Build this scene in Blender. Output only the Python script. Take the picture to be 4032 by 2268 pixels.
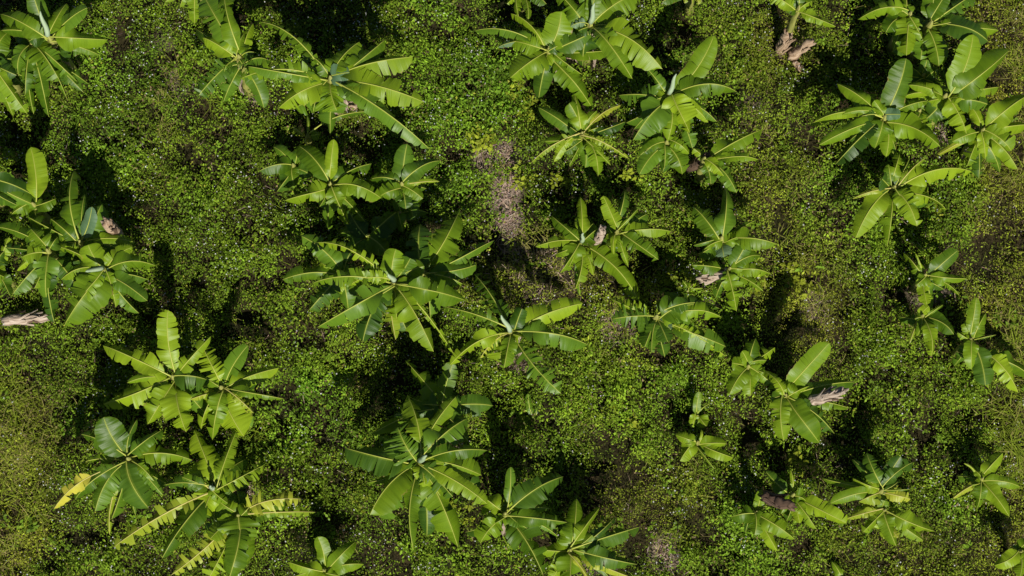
import bpy, math, random
import numpy as np
from mathutils import Vector, Matrix

for o in list(bpy.data.objects):
    bpy.data.objects.remove(o, do_unlink=True)
S = bpy.context.scene
C = S.collection

# ------------------------------------------------------------------ camera
IMG_W, IMG_H = 4032.0, 2268.0
F_PX = 7840.0                      # 70 mm equivalent drone lens
CAM_H = 41.0
TILT = math.radians(13.5)
cam_d = bpy.data.cameras.new('camera')
cam = bpy.data.objects.new('camera', cam_d)
C.objects.link(cam)
cam.location = (0.0, -CAM_H * math.tan(TILT), CAM_H)
cam.rotation_euler = (TILT, 0, 0)
cam_d.sensor_fit = 'HORIZONTAL'
cam_d.sensor_width = 36.0
cam_d.lens = 36.0 * F_PX / IMG_W
cam_d.clip_start = 0.5
cam_d.clip_end = 2000.0
S.camera = cam

# ------------------------------------------------------------------ light
SUN_DIR = Vector((-0.25, 1.02, -1.0)).normalized()      # way the light travels
SUN_EL = math.asin(-SUN_DIR.z)
world = bpy.data.worlds.new('World')
S.world = world
world.use_nodes = True
wn = world.node_tree
for n in list(wn.nodes):
    wn.nodes.remove(n)
sky = wn.nodes.new('ShaderNodeTexSky')
sky.sky_type = 'NISHITA'
sky.sun_disc = False
sky.air_density = 0.55
sky.dust_density = 0.4
sky.ozone_density = 1.0
sky.altitude = 600
sky.sun_elevation = SUN_EL
sky.sun_rotation = math.atan2(-SUN_DIR.x, -SUN_DIR.y)
bg = wn.nodes.new('ShaderNodeBackground')
bg.inputs['Strength'].default_value = 0.06
wo = wn.nodes.new('ShaderNodeOutputWorld')
wn.links.new(sky.outputs[0], bg.inputs[0])
wn.links.new(bg.outputs[0], wo.inputs[0])
sun_d = bpy.data.lights.new('sun', 'SUN')
sun_d.energy = 5.0
sun_d.angle = math.radians(0.5)
sun_d.color = (1.0, 0.955, 0.87)
sun = bpy.data.objects.new('sun', sun_d)
C.objects.link(sun)
sun.rotation_euler = SUN_DIR.to_track_quat('-Z', 'Y').to_euler()
sun.location = (5, -20, 30)
S.view_settings.view_transform = 'Standard'
S.view_settings.look = 'None'
S.view_settings.gamma = 1.0
S.view_settings.use_curve_mapping = False
S.view_settings.exposure = 0.1
S.render.engine = 'CYCLES'
S.cycles.max_bounces = 6
S.cycles.transparent_max_bounces = 4
S.cycles.diffuse_bounces = 3
S.cycles.glossy_bounces = 2
S.cycles.transmission_bounces = 4

# ------------------------------------------------------------------ helpers
CT, ST = math.cos(TILT), math.sin(TILT)

def at(px, py, z=0.0):
    """photo pixel -> point of the place at height z"""
    dx, dy = (px - IMG_W / 2) / F_PX, -(py - IMG_H / 2) / F_PX
    d = Vector((dx, dy * CT + ST, dy * ST - CT))
    t = (z - CAM_H) / d.z
    return cam.location + d * t

def tpx(tile, x, y):
    """position read in one of the 4 x 3 enlarged tiles -> photo pixel"""
    return 1008.0 * tile[0] + x * 1008.0 / 1932.0, 756.0 * tile[1] + y * 756.0 / 1449.0

def tag(o, label=None, cat=None, group=None, kind=None):
    if label: o['label'] = label
    if cat: o['category'] = cat
    if group: o['group'] = group
    if kind: o['kind'] = kind
    return o

def empty(name, loc):
    o = bpy.data.objects.new(name, None)
    C.objects.link(o)
    o.location = loc
    o.empty_display_size = 0.2
    return o

def link_mesh(name, verts, faces, mat, parent=None, origin=None, uv=None, smooth=True):
    me = bpy.data.meshes.new(name)
    if origin is not None:
        verts = [(v[0] - origin[0], v[1] - origin[1], v[2] - origin[2]) for v in verts]
    me.from_pydata(verts, [], faces)
    if uv is not None:
        l = me.uv_layers.new(name='UVMap')
        idx = np.empty(len(me.loops), dtype=np.int32)
        me.loops.foreach_get('vertex_index', idx)
        l.data.foreach_set('uv', np.asarray(uv, dtype=np.float32)[idx].ravel())
    if smooth:
        me.polygons.foreach_set('use_smooth', [True] * len(me.polygons))
    me.materials.append(mat)
    me.update()
    o = bpy.data.objects.new(name, me)
    C.objects.link(o)
    if parent is not None:
        o.parent = parent
        if origin is not None and tuple(parent.location) != tuple(origin):
            o.location = Vector(origin) - world_loc(parent)
    elif origin is not None:
        o.location = origin
    return o

def world_loc(o):
    p = Vector(o.location)
    while o.parent is not None:
        o = o.parent
        p += Vector(o.location)
    return p

def np_mesh(name, verts, faces, mat, colors=None, kind=None):
    """big mesh straight from arrays (all faces the same corner count)"""
    nv, nf, k = len(verts), len(faces), faces.shape[1]
    me = bpy.data.meshes.new(name)
    me.vertices.add(nv)
    me.vertices.foreach_set('co', verts.astype(np.float32).ravel())
    me.loops.add(nf * k)
    me.loops.foreach_set('vertex_index', faces.astype(np.int32).ravel())
    me.polygons.add(nf)
    me.polygons.foreach_set('loop_start', np.arange(nf, dtype=np.int32) * k)
    try:
        me.polygons.foreach_set('loop_total', np.full(nf, k, dtype=np.int32))
    except Exception:
        pass
    me.update(calc_edges=True)
    if colors is not None:
        a = me.color_attributes.new('tint', 'FLOAT_COLOR', 'POINT')
        c4 = np.ones((nv, 4), dtype=np.float32)
        c4[:, :3] = colors
        a.data.foreach_set('color', c4.ravel())
    me.materials.append(mat)
    o = bpy.data.objects.new(name, me)
    C.objects.link(o)
    if kind: o['kind'] = kind
    return o

# ---- smooth value noise on the ground plane
class Noise2:
    def __init__(self, seed, n=256):
        self.g = np.random.default_rng(seed).random((n, n)); self.n = n
    def __call__(self, x, y, scale):
        x = np.asarray(x) / scale + 61.3; y = np.asarray(y) / scale + 47.7
        xi = np.floor(x).astype(int); yi = np.floor(y).astype(int)
        fx = x - xi; fy = y - yi
        fx = fx * fx * (3 - 2 * fx); fy = fy * fy * (3 - 2 * fy)
        n = self.n; g = self.g
        a = g[xi % n, yi % n]; b = g[(xi + 1) % n, yi % n]
        c = g[xi % n, (yi + 1) % n]; d = g[(xi + 1) % n, (yi + 1) % n]
        return (a * (1 - fx) + b * fx) * (1 - fy) + (c * (1 - fx) + d * fx) * fy

# ------------------------------------------------------------------ materials
def new_mat(name):
    m = bpy.data.materials.new(name)
    m.use_nodes = True
    nt = m.node_tree
    for n in list(nt.nodes): nt.nodes.remove(n)
    return m, nt, nt.nodes, nt.links

def ramp(nd, stops):
    r = nd.new('ShaderNodeValToRGB')
    el = r.color_ramp.elements
    while len(el) > 1: el.remove(el[-1])
    el[0].position, el[0].color = stops[0][0], (*stops[0][1], 1)
    for p, c in stops[1:]:
        e = el.new(p); e.color = (*c, 1)
    return r

def blade_material(name, c_a, c_b, c_edge, rough=0.42, trans=0.32, edge=0.885, tcol=(0.30, 0.42, 0.03)):
    m, nt, nd, lk = new_mat(name)
    uv = nd.new('ShaderNodeUVMap'); uv.uv_map = 'UVMap'
    oi = nd.new('ShaderNodeObjectInfo')
    # parallel side veins
    mp = nd.new('ShaderNodeMapping'); mp.inputs['Scale'].default_value = (26, 0.6, 1)
    lk.new(uv.outputs[0], mp.inputs[0])
    n1 = nd.new('ShaderNodeTexNoise'); n1.inputs['Scale'].default_value = 1.0; n1.inputs['Detail'].default_value = 4
    lk.new(mp.outputs[0], n1.inputs['Vector'])
    mp2 = nd.new('ShaderNodeMapping'); mp2.inputs['Scale'].default_value = (5, 1.2, 1)
    lk.new(uv.outputs[0], mp2.inputs[0])
    addv = nd.new('ShaderNodeVectorMath'); addv.operation = 'ADD'
    mulr = nd.new('ShaderNodeMath'); mulr.operation = 'MULTIPLY'; mulr.inputs[1].default_value = 37.0
    lk.new(oi.outputs['Random'], mulr.inputs[0])
    lk.new(mp2.outputs[0], addv.inputs[0]); lk.new(mulr.outputs[0], addv.inputs[1])
    n2 = nd.new('ShaderNodeTexNoise'); n2.inputs['Scale'].default_value = 1.0; n2.inputs['Detail'].default_value = 3
    lk.new(addv.outputs[0], n2.inputs['Vector'])
    mixf = nd.new('ShaderNodeMath'); mixf.operation = 'MULTIPLY_ADD'; mixf.inputs[1].default_value = 0.45
    lk.new(n1.outputs[0], mixf.inputs[0])
    m2 = nd.new('ShaderNodeMath'); m2.operation = 'MULTIPLY_ADD'; m2.inputs[1].default_value = 0.5
    lk.new(n2.outputs[0], m2.inputs[0])
    m3 = nd.new('ShaderNodeMath'); m3.operation = 'MULTIPLY'; m3.inputs[1].default_value = 0.7
    lk.new(oi.outputs['Random'], m3.inputs[0])
    m4 = nd.new('ShaderNodeMath'); m4.operation = 'SUBTRACT'; m4.inputs[1].default_value = 0.32
    lk.new(m3.outputs[0], m4.inputs[0])
    lk.new(m4.outputs[0], m2.inputs[2]); lk.new(m2.outputs[0], mixf.inputs[2])
    r = ramp(nd, [(0.15, c_a), (0.85, c_b)])
    lk.new(mixf.outputs[0], r.inputs[0])
    # dried, browned margin
    sep = nd.new('ShaderNodeSeparateXYZ'); lk.new(uv.outputs[0], sep.inputs[0])
    ab = nd.new('ShaderNodeMath'); ab.operation = 'ABSOLUTE'; lk.new(sep.outputs[1], ab.inputs[0])
    jn = nd.new('ShaderNodeMath'); jn.operation = 'MULTIPLY_ADD'; jn.inputs[1].default_value = 0.55
    lk.new(n2.outputs[0], jn.inputs[0]); lk.new(ab.outputs[0], jn.inputs[2])
    gt = nd.new('ShaderNodeMapRange'); gt.inputs[1].default_value = edge + 0.40; gt.inputs[2].default_value = edge + 0.48
    lk.new(jn.outputs[0], gt.inputs[0])
    mc = nd.new('ShaderNodeMix'); mc.data_type = 'RGBA'
    lk.new(gt.outputs[0], mc.inputs[0]); lk.new(r.outputs[0], mc.inputs[6]); mc.inputs[7].default_value = (*c_edge, 1)
    # lighter tissue beside the midrib
    nr = nd.new('ShaderNodeMapRange'); nr.inputs[1].default_value = 0.015; nr.inputs[2].default_value = 0.13
    nr.inputs[3].default_value = 0.5; nr.inputs[4].default_value = 0.0
    lk.new(ab.outputs[0], nr.inputs[0])
    mr = nd.new('ShaderNodeMix'); mr.data_type = 'RGBA'; mr.inputs[7].default_value = (0.30, 0.38, 0.035, 1)
    lk.new(nr.outputs[0], mr.inputs[0]); lk.new(mc.outputs[2], mr.inputs[6]); mc = mr
    # paler waxy underside
    geo = nd.new('ShaderNodeNewGeometry')
    mu = nd.new('ShaderNodeMix'); mu.data_type = 'RGBA'
    mu.inputs[7].default_value = (0.13, 0.21, 0.10, 1)
    mb = nd.new('ShaderNodeMath'); mb.operation = 'MULTIPLY'; mb.inputs[1].default_value = 0.7
    lk.new(geo.outputs['Backfacing'], mb.inputs[0])
    lk.new(mb.outputs[0], mu.inputs[0]); lk.new(mc.outputs[2], mu.inputs[6])
    bp = nd.new('ShaderNodeBump'); bp.inputs['Strength'].default_value = 0.5; bp.inputs['Distance'].default_value = 0.012
    lk.new(n1.outputs[0], bp.inputs['Height'])
    pr = nd.new('ShaderNodeBsdfPrincipled')
    pr.inputs['Roughness'].default_value = rough
    pr.inputs['Specular IOR Level'].default_value = 0.3
    lk.new(mu.outputs[2], pr.inputs['Base Color']); lk.new(bp.outputs[0], pr.inputs['Normal'])
    tr = nd.new('ShaderNodeBsdfTranslucent'); tr.inputs[0].default_value = (*tcol, 1)
    ms = nd.new('ShaderNodeMixShader'); ms.inputs[0].default_value = trans
    lk.new(pr.outputs[0], ms.inputs[1]); lk.new(tr.outputs[0], ms.inputs[2])
    out = nd.new('ShaderNodeOutputMaterial'); lk.new(ms.outputs[0], out.inputs[0])
    return m

def streak_material(name, stops, scale=(9, 9, 1.2), rough=0.8, bump=0.6):
    m, nt, nd, lk = new_mat(name)
    tc = nd.new('ShaderNodeTexCoord')
    mp = nd.new('ShaderNodeMapping'); mp.inputs['Scale'].default_value = scale
    lk.new(tc.outputs['UV'], mp.inputs[0])
    n1 = nd.new('ShaderNodeTexNoise'); n1.inputs['Scale'].default_value = 1; n1.inputs['Detail'].default_value = 5
    lk.new(mp.outputs[0], n1.inputs['Vector'])
    r = ramp(nd, stops); lk.new(n1.outputs[0], r.inputs[0])
    bp = nd.new('ShaderNodeBump'); bp.inputs['Strength'].default_value = bump; bp.inputs['Distance'].default_value = 0.02
    lk.new(n1.outputs[0], bp.inputs['Height'])
    pr = nd.new('ShaderNodeBsdfPrincipled'); pr.inputs['Roughness'].default_value = rough
    pr.inputs['Specular IOR Level'].default_value = 0.25
    lk.new(r.outputs[0], pr.inputs['Base Color']); lk.new(bp.outputs[0], pr.inputs['Normal'])
    out = nd.new('ShaderNodeOutputMaterial'); lk.new(pr.outputs[0], out.inputs[0])
    return m

def tint_material(name, trans=0.25, rough=0.6, spec=0.25):
    m, nt, nd, lk = new_mat(name)
    at_ = nd.new('ShaderNodeAttribute'); at_.attribute_name = 'tint'
    pr = nd.new('ShaderNodeBsdfPrincipled'); pr.inputs['Roughness'].default_value = rough
    pr.inputs['Specular IOR Level'].default_value = spec
    lk.new(at_.outputs[0], pr.inputs['Base Color'])
    tr = nd.new('ShaderNodeBsdfTranslucent'); lk.new(at_.outputs[0], tr.inputs[0])
    ms = nd.new('ShaderNodeMixShader'); ms.inputs[0].default_value = trans
    lk.new(pr.outputs[0], ms.inputs[1]); lk.new(tr.outputs[0], ms.inputs[2])
    out = nd.new('ShaderNodeOutputMaterial'); lk.new(ms.outputs[0], out.inputs[0])
    return m

M = {}
M['leaf'] = blade_material('banana_leaf_green', (0.064, 0.135, 0.006), (0.200, 0.325, 0.012), (0.26, 0.21, 0.05))
M['leaf_dark'] = blade_material('banana_leaf_dark_and_shaded', (0.036, 0.086, 0.007), (0.120, 0.225, 0.013), (0.22, 0.17, 0.05), trans=0.2, tcol=(0.2, 0.34, 0.03))  # darker leaf copy: random variety, plus painted shade on low and shaded leaves
M['leaf_young'] = blade_material('banana_leaf_light', (0.130, 0.225, 0.008), (0.290, 0.420, 0.016), (0.30, 0.24, 0.05), trans=0.3, tcol=(0.36, 0.45, 0.03))
M['leaf_yellow'] = blade_material('banana_leaf_yellowed', (0.21, 0.32, 0.017), (0.41, 0.46, 0.04), (0.36, 0.24, 0.09), edge=0.92, trans=0.3, tcol=(0.5, 0.42, 0.05))
M['leaf_gold'] = blade_material('banana_leaf_golden', (0.40, 0.39, 0.02), (0.62, 0.57, 0.07), (0.30, 0.20, 0.07), edge=0.93, trans=0.25, tcol=(0.6, 0.46, 0.05))
M['leaf_wax'] = blade_material('banana_leaf_waxy', (0.10, 0.19, 0.09), (0.21, 0.31, 0.16), (0.25, 0.25, 0.1), rough=0.5)
M['midrib'] = streak_material('midrib', [(0.3, (0.32, 0.37, 0.05)), (0.7, (0.48, 0.50, 0.10))], (3, 3, 1), 0.45, 0.1)
M['midrib_yellow'] = streak_material('midrib_yellowed', [(0.3, (0.46, 0.42, 0.10)), (0.7, (0.6, 0.52, 0.18))], (3, 3, 1), 0.5, 0.1)
M['stem'] = streak_material('pseudostem', [(0.25, (0.09, 0.06, 0.03)), (0.42, (0.21, 0.22, 0.05)), (0.6, (0.34, 0.34, 0.09)), (0.8, (0.30, 0.20, 0.09))], (7, 1.5, 1), 0.5, 0.3)
M['wax'] = streak_material('waxy_rolled_leaf', [(0.3, (0.26, 0.36, 0.20)), (0.7, (0.42, 0.50, 0.33))], (4, 1, 1), 0.5, 0.1)
M['dead'] = streak_material('dead_stem', [(0.25, (0.06, 0.042, 0.032)), (0.40, (0.24, 0.175, 0.125)), (0.52, (0.46, 0.36, 0.27)), (0.72, (0.62, 0.53, 0.44))], (12, 1.6, 1), 0.85, 1.0)
M['dead_orange'] = streak_material('dead_stem_orange', [(0.22, (0.10, 0.05, 0.03)), (0.45, (0.31, 0.21, 0.13)), (0.62, (0.48, 0.36, 0.25)), (0.8, (0.60, 0.50, 0.39))], (12, 1.6, 1), 0.85, 1.0)
M['dead_dark'] = streak_material('dead_stem_dark', [(0.25, (0.035, 0.025, 0.02)), (0.5, (0.12, 0.075, 0.048)), (0.75, (0.24, 0.16, 0.11))], (12, 1.6, 1), 0.9, 1.0)
M['weed'] = tint_material('weed_leaves', 0.25, 0.6, 0.15)
M['grass'] = tint_material('grass_blades', 0.25, 0.75, 0.08)
M['litter'] = tint_material('dry_litter', 0.08, 0.9, 0.1)
M['petal'] = tint_material('flower_petals', 0.2, 0.7, 0.1)

def ground_material():
    m, nt, nd, lk = new_mat('soil_and_litter')
    geo = nd.new('ShaderNodeNewGeometry')
    n1 = nd.new('ShaderNodeTexNoise'); n1.inputs['Scale'].default_value = 1.3; n1.inputs['Detail'].default_value = 8; n1.inputs['Roughness'].default_value = 0.7
    lk.new(geo.outputs['Position'], n1.inputs['Vector'])
    n2 = nd.new('ShaderNodeTexNoise'); n2.inputs['Scale'].default_value = 18; n2.inputs['Detail'].default_value = 6
    lk.new(geo.outputs['Position'], n2.inputs['Vector'])
    r1 = ramp(nd, [(0.35, (0.022, 0.026, 0.008)), (0.55, (0.038, 0.031, 0.014)), (0.75, (0.060, 0.044, 0.025))])
    r2 = ramp(nd, [(0.35, (0.4, 0.4, 0.4)), (0.7, (1.4, 1.35, 1.25))])
    lk.new(n1.outputs[0], r1.inputs[0]); lk.new(n2.outputs[0], r2.inputs[0])
    mx = nd.new('ShaderNodeMix'); mx.data_type = 'RGBA'; mx.blend_type = 'MULTIPLY'; mx.inputs[0].default_value = 1
    lk.new(r1.outputs[0], mx.inputs[6]); lk.new(r2.outputs[0], mx.inputs[7])
    ta = nd.new('ShaderNodeAttribute'); ta.attribute_name = 'tint'
    r3 = ramp(nd, [(0.3, (0.14, 0.108, 0.078)), (0.7, (0.36, 0.285, 0.21))]); lk.new(n2.outputs[0], r3.inputs[0])
    mt = nd.new('ShaderNodeMix'); mt.data_type = 'RGBA'
    lk.new(ta.outputs['Fac'], mt.inputs[0]); lk.new(mx.outputs[2], mt.inputs[6]); lk.new(r3.outputs[0], mt.inputs[7]); mx = mt
    bp = nd.new('ShaderNodeBump'); bp.inputs['Strength'].default_value = 1; bp.inputs['Distance'].default_value = 0.04
    lk.new(n2.outputs[0], bp.inputs['Height'])
    pr = nd.new('ShaderNodeBsdfPrincipled'); pr.inputs['Roughness'].default_value = 0.95; pr.inputs['Specular IOR Level'].default_value = 0.1
    lk.new(mx.outputs[2], pr.inputs['Base Color']); lk.new(bp.outputs[0], pr.inputs['Normal'])
    out = nd.new('ShaderNodeOutputMaterial'); lk.new(pr.outputs[0], out.inputs[0])
    return m
M['ground'] = ground_material()

# ------------------------------------------------------------------ ground sheet
NZ = [Noise2(k) for k in range(12)]

def ground_z(x, y):
    return 0.10 * (NZ[0](x, y, 2.6) - 0.5) + 0.05 * (NZ[1](x, y, 0.9) - 0.5)

def axis(lo, hi, step):
    core = np.arange(lo, hi + 1e-6, step)
    far = np.array([2, 6, 15, 40, 100, 220, 400.0])
    return np.concatenate([(lo - far)[::-1], core, hi + far])

gx, gy = axis(-16, 16, 0.1), axis(-11, 12.5, 0.1)
GX, GY = np.meshgrid(gx, gy, indexing='ij')
GZ = ground_z(GX, GY)
gv = np.stack([GX.ravel(), GY.ravel(), GZ.ravel()], 1)
ni, nj = len(gx), len(gy)
ii, jj = np.meshgrid(np.arange(ni - 1), np.arange(nj - 1), indexing='ij')
q = (ii * nj + jj).ravel()
gf = np.stack([q, q + nj, q + nj + 1, q + 1], 1)
def ground_cover_mask(x, y): return np.clip(bare_mask(x, y), 0, 1)

# ------------------------------------------------------------------ regions of the weed layer
def blob(x, y, px, py, rx, ry, soft=0.5):
    """0..1 mask of an uneven patch centred on a photo pixel, radii in photo pixels"""
    c = at(px, py)
    s = 0.0054
    wob = 0.5 * (NZ[2](x, y, 0.55) - 0.5) + 0.35 * (NZ[3](x, y, 0.22) - 0.5)
    d = np.sqrt(((x - c.x) / (rx * s)) ** 2 + ((y - c.y) / (ry * s)) ** 2) + wob
    return np.clip((1 + soft - d) / soft, 0, 1)

def bare_mask(x, y):
    b = [blob(x, y, 1955, 625, 75, 62), blob(x, y, 1990, 750, 50, 90), blob(x, y, 2010, 870, 42, 50),
         blob(x, y, 2025, 960, 60, 40) * 0.3,
         blob(x, y, 2615, 2175, 42, 50) * 0.8, blob(x, y, 2010, 1425, 60, 40) * 0.8,
         blob(x, y, 3205, 1215, 40, 75) * 0.3, blob(x, y, 2440, 1290, 55, 55) * 0.6,
         blob(x, y, 2120, 1080, 130, 110) * 0.12, blob(x, y, 2330, 2225, 70, 28) * 0.8,
         blob(x, y, 640, 160, 60, 40) * 0.3, blob(x, y, 690, 330, 50, 60) * 0.4,
         blob(x, y, 2960, 420, 45, 45) * 0.4, blob(x, y, 3650, 1150, 70, 40) * 0.7]
    return np.max(np.stack(b), 0) * np.clip(0.30 + 1.45 * NZ[9](x, y, 0.28), 0, 1)

gm = ground_cover_mask(GX.ravel(), GY.ravel())
ground = np_mesh('ground', gv, gf, M['ground'], np.stack([gm] * 3, 1), kind='structure')

def dry_mask(x, y):
    b = [blob(x, y, 3080, 600, 170, 420) * 0.45, blob(x, y, 3160, 1050, 170, 260) * 0.6,
         blob(x, y, 4000, 330, 160, 420) * 0.8, blob(x, y, 3950, 1150, 150, 330) * 0.5,
         blob(x, y, 60, 1900, 150, 330) * 0.7, blob(x, y, 4020, 1150, 130, 1100) * 0.6, blob(x, y, 20, 2150, 110, 160) * 0.9,
         blob(x, y, 670, 500, 130, 240) * 0.2, blob(x, y, 2120, 1080, 220, 180) * 0.55,
         blob(x, y, 2500, 1900, 260, 260) * 0.35, blob(x, y, 3500, 2200, 300, 110) * 0.35,
         blob(x, y, 1600, 1900, 200, 140) * 0.3, blob(x, y, 2440, 1300, 170, 160) * 0.4]
    m = np.max(np.stack(b), 0)
    return np.clip(m + 0.55 * (NZ[4](x, y, 1.7) - 0.66) + 0.35 * (NZ[5](x, y, 0.45) - 0.5), 0, 1)

def lush_mask(x, y):
    b = [blob(x, y, 1800, 330, 260, 420) * 0.6, blob(x, y, 3280, 880, 120, 220) * 0.8,
         blob(x, y, 1150, 1650, 180, 130) * 0.7, blob(x, y, 480, 420, 260, 260) * 0.4,
         blob(x, y, 2260, 600, 140, 140) * 0.5, blob(x, y, 250, 1600, 250, 120) * 0.5, blob(x, y, 2850, 250, 140, 180) * 0.5]
    m = np.max(np.stack(b), 0)
    return np.clip(m + 1.1 * (NZ[6](x, y, 1.3) - 0.55), 0, 1)

# ------------------------------------------------------------------ weeds: one ground cover nobody could count
rg = np.random.default_rng(7)
X0, X1, Y0, Y1 = -15.5, 15.5, -10.0, 11.8
ncl = 72000
cx = rg.uniform(X0, X1, ncl); cy = rg.uniform(Y0, Y1, ncl)
bm_ = bare_mask(cx, cy)
thin = NZ[7](cx, cy, 0.42)
keep = (rg.random(ncl) > bm_ * 0.84) & (rg.random(ncl) < 0.10 + 1.05 * thin)
cx, cy = cx[keep], cy[keep]
ncl = len(cx)
dry = dry_mask(cx, cy); lush = lush_mask(cx, cy); bm_ = bare_mask(cx, cy)
hgt = 0.10 + 0.22 * NZ[8](cx, cy, 0.75) + 0.22 * NZ[9](cx, cy, 0.22) ** 1.3 + 0.20 * rg.random(ncl)
hgt *= 1.15 * (1 - 0.35 * dry) * (1 - 0.6 * np.clip(bm_, 0, 1))
hgt = np.maximum(hgt, 0.05)
gz = ground_z(cx, cy)
nl = 24
k = np.repeat(np.arange(ncl), nl)
n = len(k)
rad = 0.115 * np.sqrt(rg.random(n)) * rg.uniform(0.8, 1.5, n)
ang = rg.uniform(0, 2 * np.pi, n)
px_ = cx[k] + rad * np.cos(ang); py_ = cy[k] + rad * np.sin(ang)
lay = rg.random(n) ** 0.7
pz_ = gz[k] + hgt[k] * (0.30 + 0.70 * lay) - 0.8 * rad * rg.random(n)
pz_ = np.maximum(pz_, gz[k] + 0.015)
ln = rg.uniform(0.028, 0.066, n) * (1 + 0.25 * lush[k] - 0.25 * dry[k]) * (0.72 + 0.75 * NZ[1](cx, cy, 0.5))[k]
wd = ln * rg.uniform(0.42, 0.62, n)
grassy = rg.random(n) < 0.12 + 0.35 * dry[k]
ln = np.where(grassy, ln * 1.9, ln); wd = np.where(grassy, wd * 0.30, wd)
az = ang + rg.normal(0, 1.0, n)
pit = rg.normal(-0.12, 0.42, n)
rol = rg.normal(0, 0.5, n)
dirv = np.stack([np.cos(az) * np.cos(pit), np.sin(az) * np.cos(pit), np.sin(pit)], 1)
side = np.stack([-np.sin(az), np.cos(az), np.zeros(n)], 1)
upv = np.cross(dirv, side)
side = side * np.cos(rol)[:, None] + upv * np.sin(rol)[:, None]
upv = np.cross(dirv, side)
base = np.stack([px_, py_, pz_], 1)
V = np.empty((n, 4, 3))
V[:, 0] = base
mid = base + dirv * (ln * 0.5)[:, None] + upv * (ln * 0.10)[:, None]
V[:, 1] = mid + side * (wd * 0.5)[:, None]
V[:, 2] = base + dirv * ln[:, None] - upv * (ln * 0.08)[:, None]
V[:, 3] = mid - side * (wd * 0.5)[:, None]
green = np.array([0.165, 0.270, 0.016]); bright = np.array([0.145, 0.320, 0.022]); olive = np.array([0.310, 0.300, 0.030])
brown = np.array([0.22, 0.165, 0.075]); yell = np.array([0.38, 0.40, 0.045])
cl = rg.random(ncl)
colc = green + (bright - green) * (lush * (0.5 + 0.5 * cl))[:, None]
colc = colc + (olive - colc) * np.clip(0.75 * dry + 0.30 * (cl - 0.4), 0, 1)[:, None]
kind = np.clip(0.5 + 1.9 * (0.6 * NZ[11](cx, cy, 0.55) + 0.4 * NZ[3](cx, cy, 1.5) - 0.5), 0, 1)     # darker and lighter sorts of weed
colc = colc * ((0.74 + 0.64 * kind) * (0.55 + 0.55 * rg.random(ncl) + 0.35 * NZ[11](cx, cy, 0.16)))[:, None]
col = colc[k] * (0.55 + 0.95 * rg.random(n) ** 1.3)[:, None]
br = rg.random(n) < 0.03 + 0.16 * dry[k] + 0.3 * bm_[k]
col[br] = brown * (0.6 + 0.9 * rg.random((br.sum(), 1)))
yl = rg.random(n) < 0.025
col[yl] = yell * (0.7 + 0.5 * rg.random((yl.sum(), 1)))
wf = np.arange(n * 4).reshape(n, 4)
weeds = np_mesh('weed_cover', V.reshape(-1, 3), wf, M['weed'], np.repeat(col, 4, 0), kind='stuff')
tag(weeds, 'low tangled green weeds covering the ground between the banana plants', 'weeds')

# broader leaved weeds in loose star shaped tufts
SPOTS = [(2035, 365, 30, 9), (2075, 415, 30, 9), (2085, 465, 25, 7), (2210, 725, 25, 9), (2500, 695, 40, 6), (1880, 555, 40, 12), (1905, 590, 40, 10), (2045, 720, 40, 10),
         (2690, 1110, 60, 8), (3100, 1100, 70, 10), (3180, 1135, 60, 10), (2235, 1330, 60, 6), (1440, 1975, 40, 6), (1820, 2015, 40, 9), (960, 1625, 40, 6), (3660, 840, 40, 7), (3140, 1830, 60, 10), (2990, 1140, 40, 6), (2480, 1690, 40, 6), (2420, 1600, 30, 5)]
bx, by = [], []
for (sx, sy, sr, sn) in SPOTS:
    c = at(sx, sy)
    bx += list(c.x + rg.normal(0, sr * .0054 * .6, sn)); by += list(c.y + rg.normal(0, sr * .0054 * .6, sn))
nspot = len(bx)
tx_ = rg.uniform(X0, X1, 6700); ty_ = rg.uniform(Y0, Y1, 6700)
kp = rg.random(6700) < np.clip(2.6 * (NZ[5](tx_, ty_, 0.9) - 0.52), 0.03, 1)
bx = np.concatenate([bx, tx_[kp]]); by = np.concatenate([by, ty_[kp]])
nb = len(bx); nlb = 7
kb = np.repeat(np.arange(nb), nlb); n = len(kb)
hb = ground_z(bx, by) + 0.10 + 0.22 * NZ[8](bx, by, 0.75) + 0.22 * rg.random(nb)
az = rg.uniform(0, 6.28, n); pit = rg.normal(-0.1, 0.35, n); rol = rg.normal(0, 0.35, n)
ln = rg.uniform(0.06, 0.12, n); ln[kb < nspot] *= 1.15; wd = ln * rg.uniform(0.42, 0.62, n)
dirv = np.stack([np.cos(az) * np.cos(pit), np.sin(az) * np.cos(pit), np.sin(pit)], 1)
side = np.stack([-np.sin(az), np.cos(az), np.zeros(n)], 1); upv = np.cross(dirv, side)
side = side * np.cos(rol)[:, None] + upv * np.sin(rol)[:, None]; upv = np.cross(dirv, side)
base = np.stack([bx[kb], by[kb], hb[kb] + rg.uniform(-.05, .03, n)], 1) + dirv * rg.uniform(0.0, 0.05, n)[:, None]
W = np.empty((n, 6, 3))
W[:, 0] = base
for q_, (t_, w_) in enumerate(((.33, .5), (.68, .38))):
    m_ = base + dirv * (ln * t_)[:, None] + upv * (ln * .07)[:, None]
    W[:, 1 + q_] = m_ + side * (wd * w_)[:, None]; W[:, 5 - q_] = m_ - side * (wd * w_)[:, None]
W[:, 3] = base + dirv * ln[:, None] - upv * (ln * .10)[:, None]
bc = np.where((np.arange(nb) < nspot)[:, None], np.array([[0.34, 0.40, 0.030]]), np.array([[0.17, 0.29, 0.020]])) * rg.uniform(.6, 1.2, (nb, 1))
bcol = bc[kb] * rg.uniform(.75, 1.2, (n, 1))
bw = np_mesh('broad_leaved_weeds', W.reshape(-1, 3), np.arange(n * 6).reshape(n, 6), M['weed'], np.repeat(bcol, 6, 0), kind='stuff')
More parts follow.
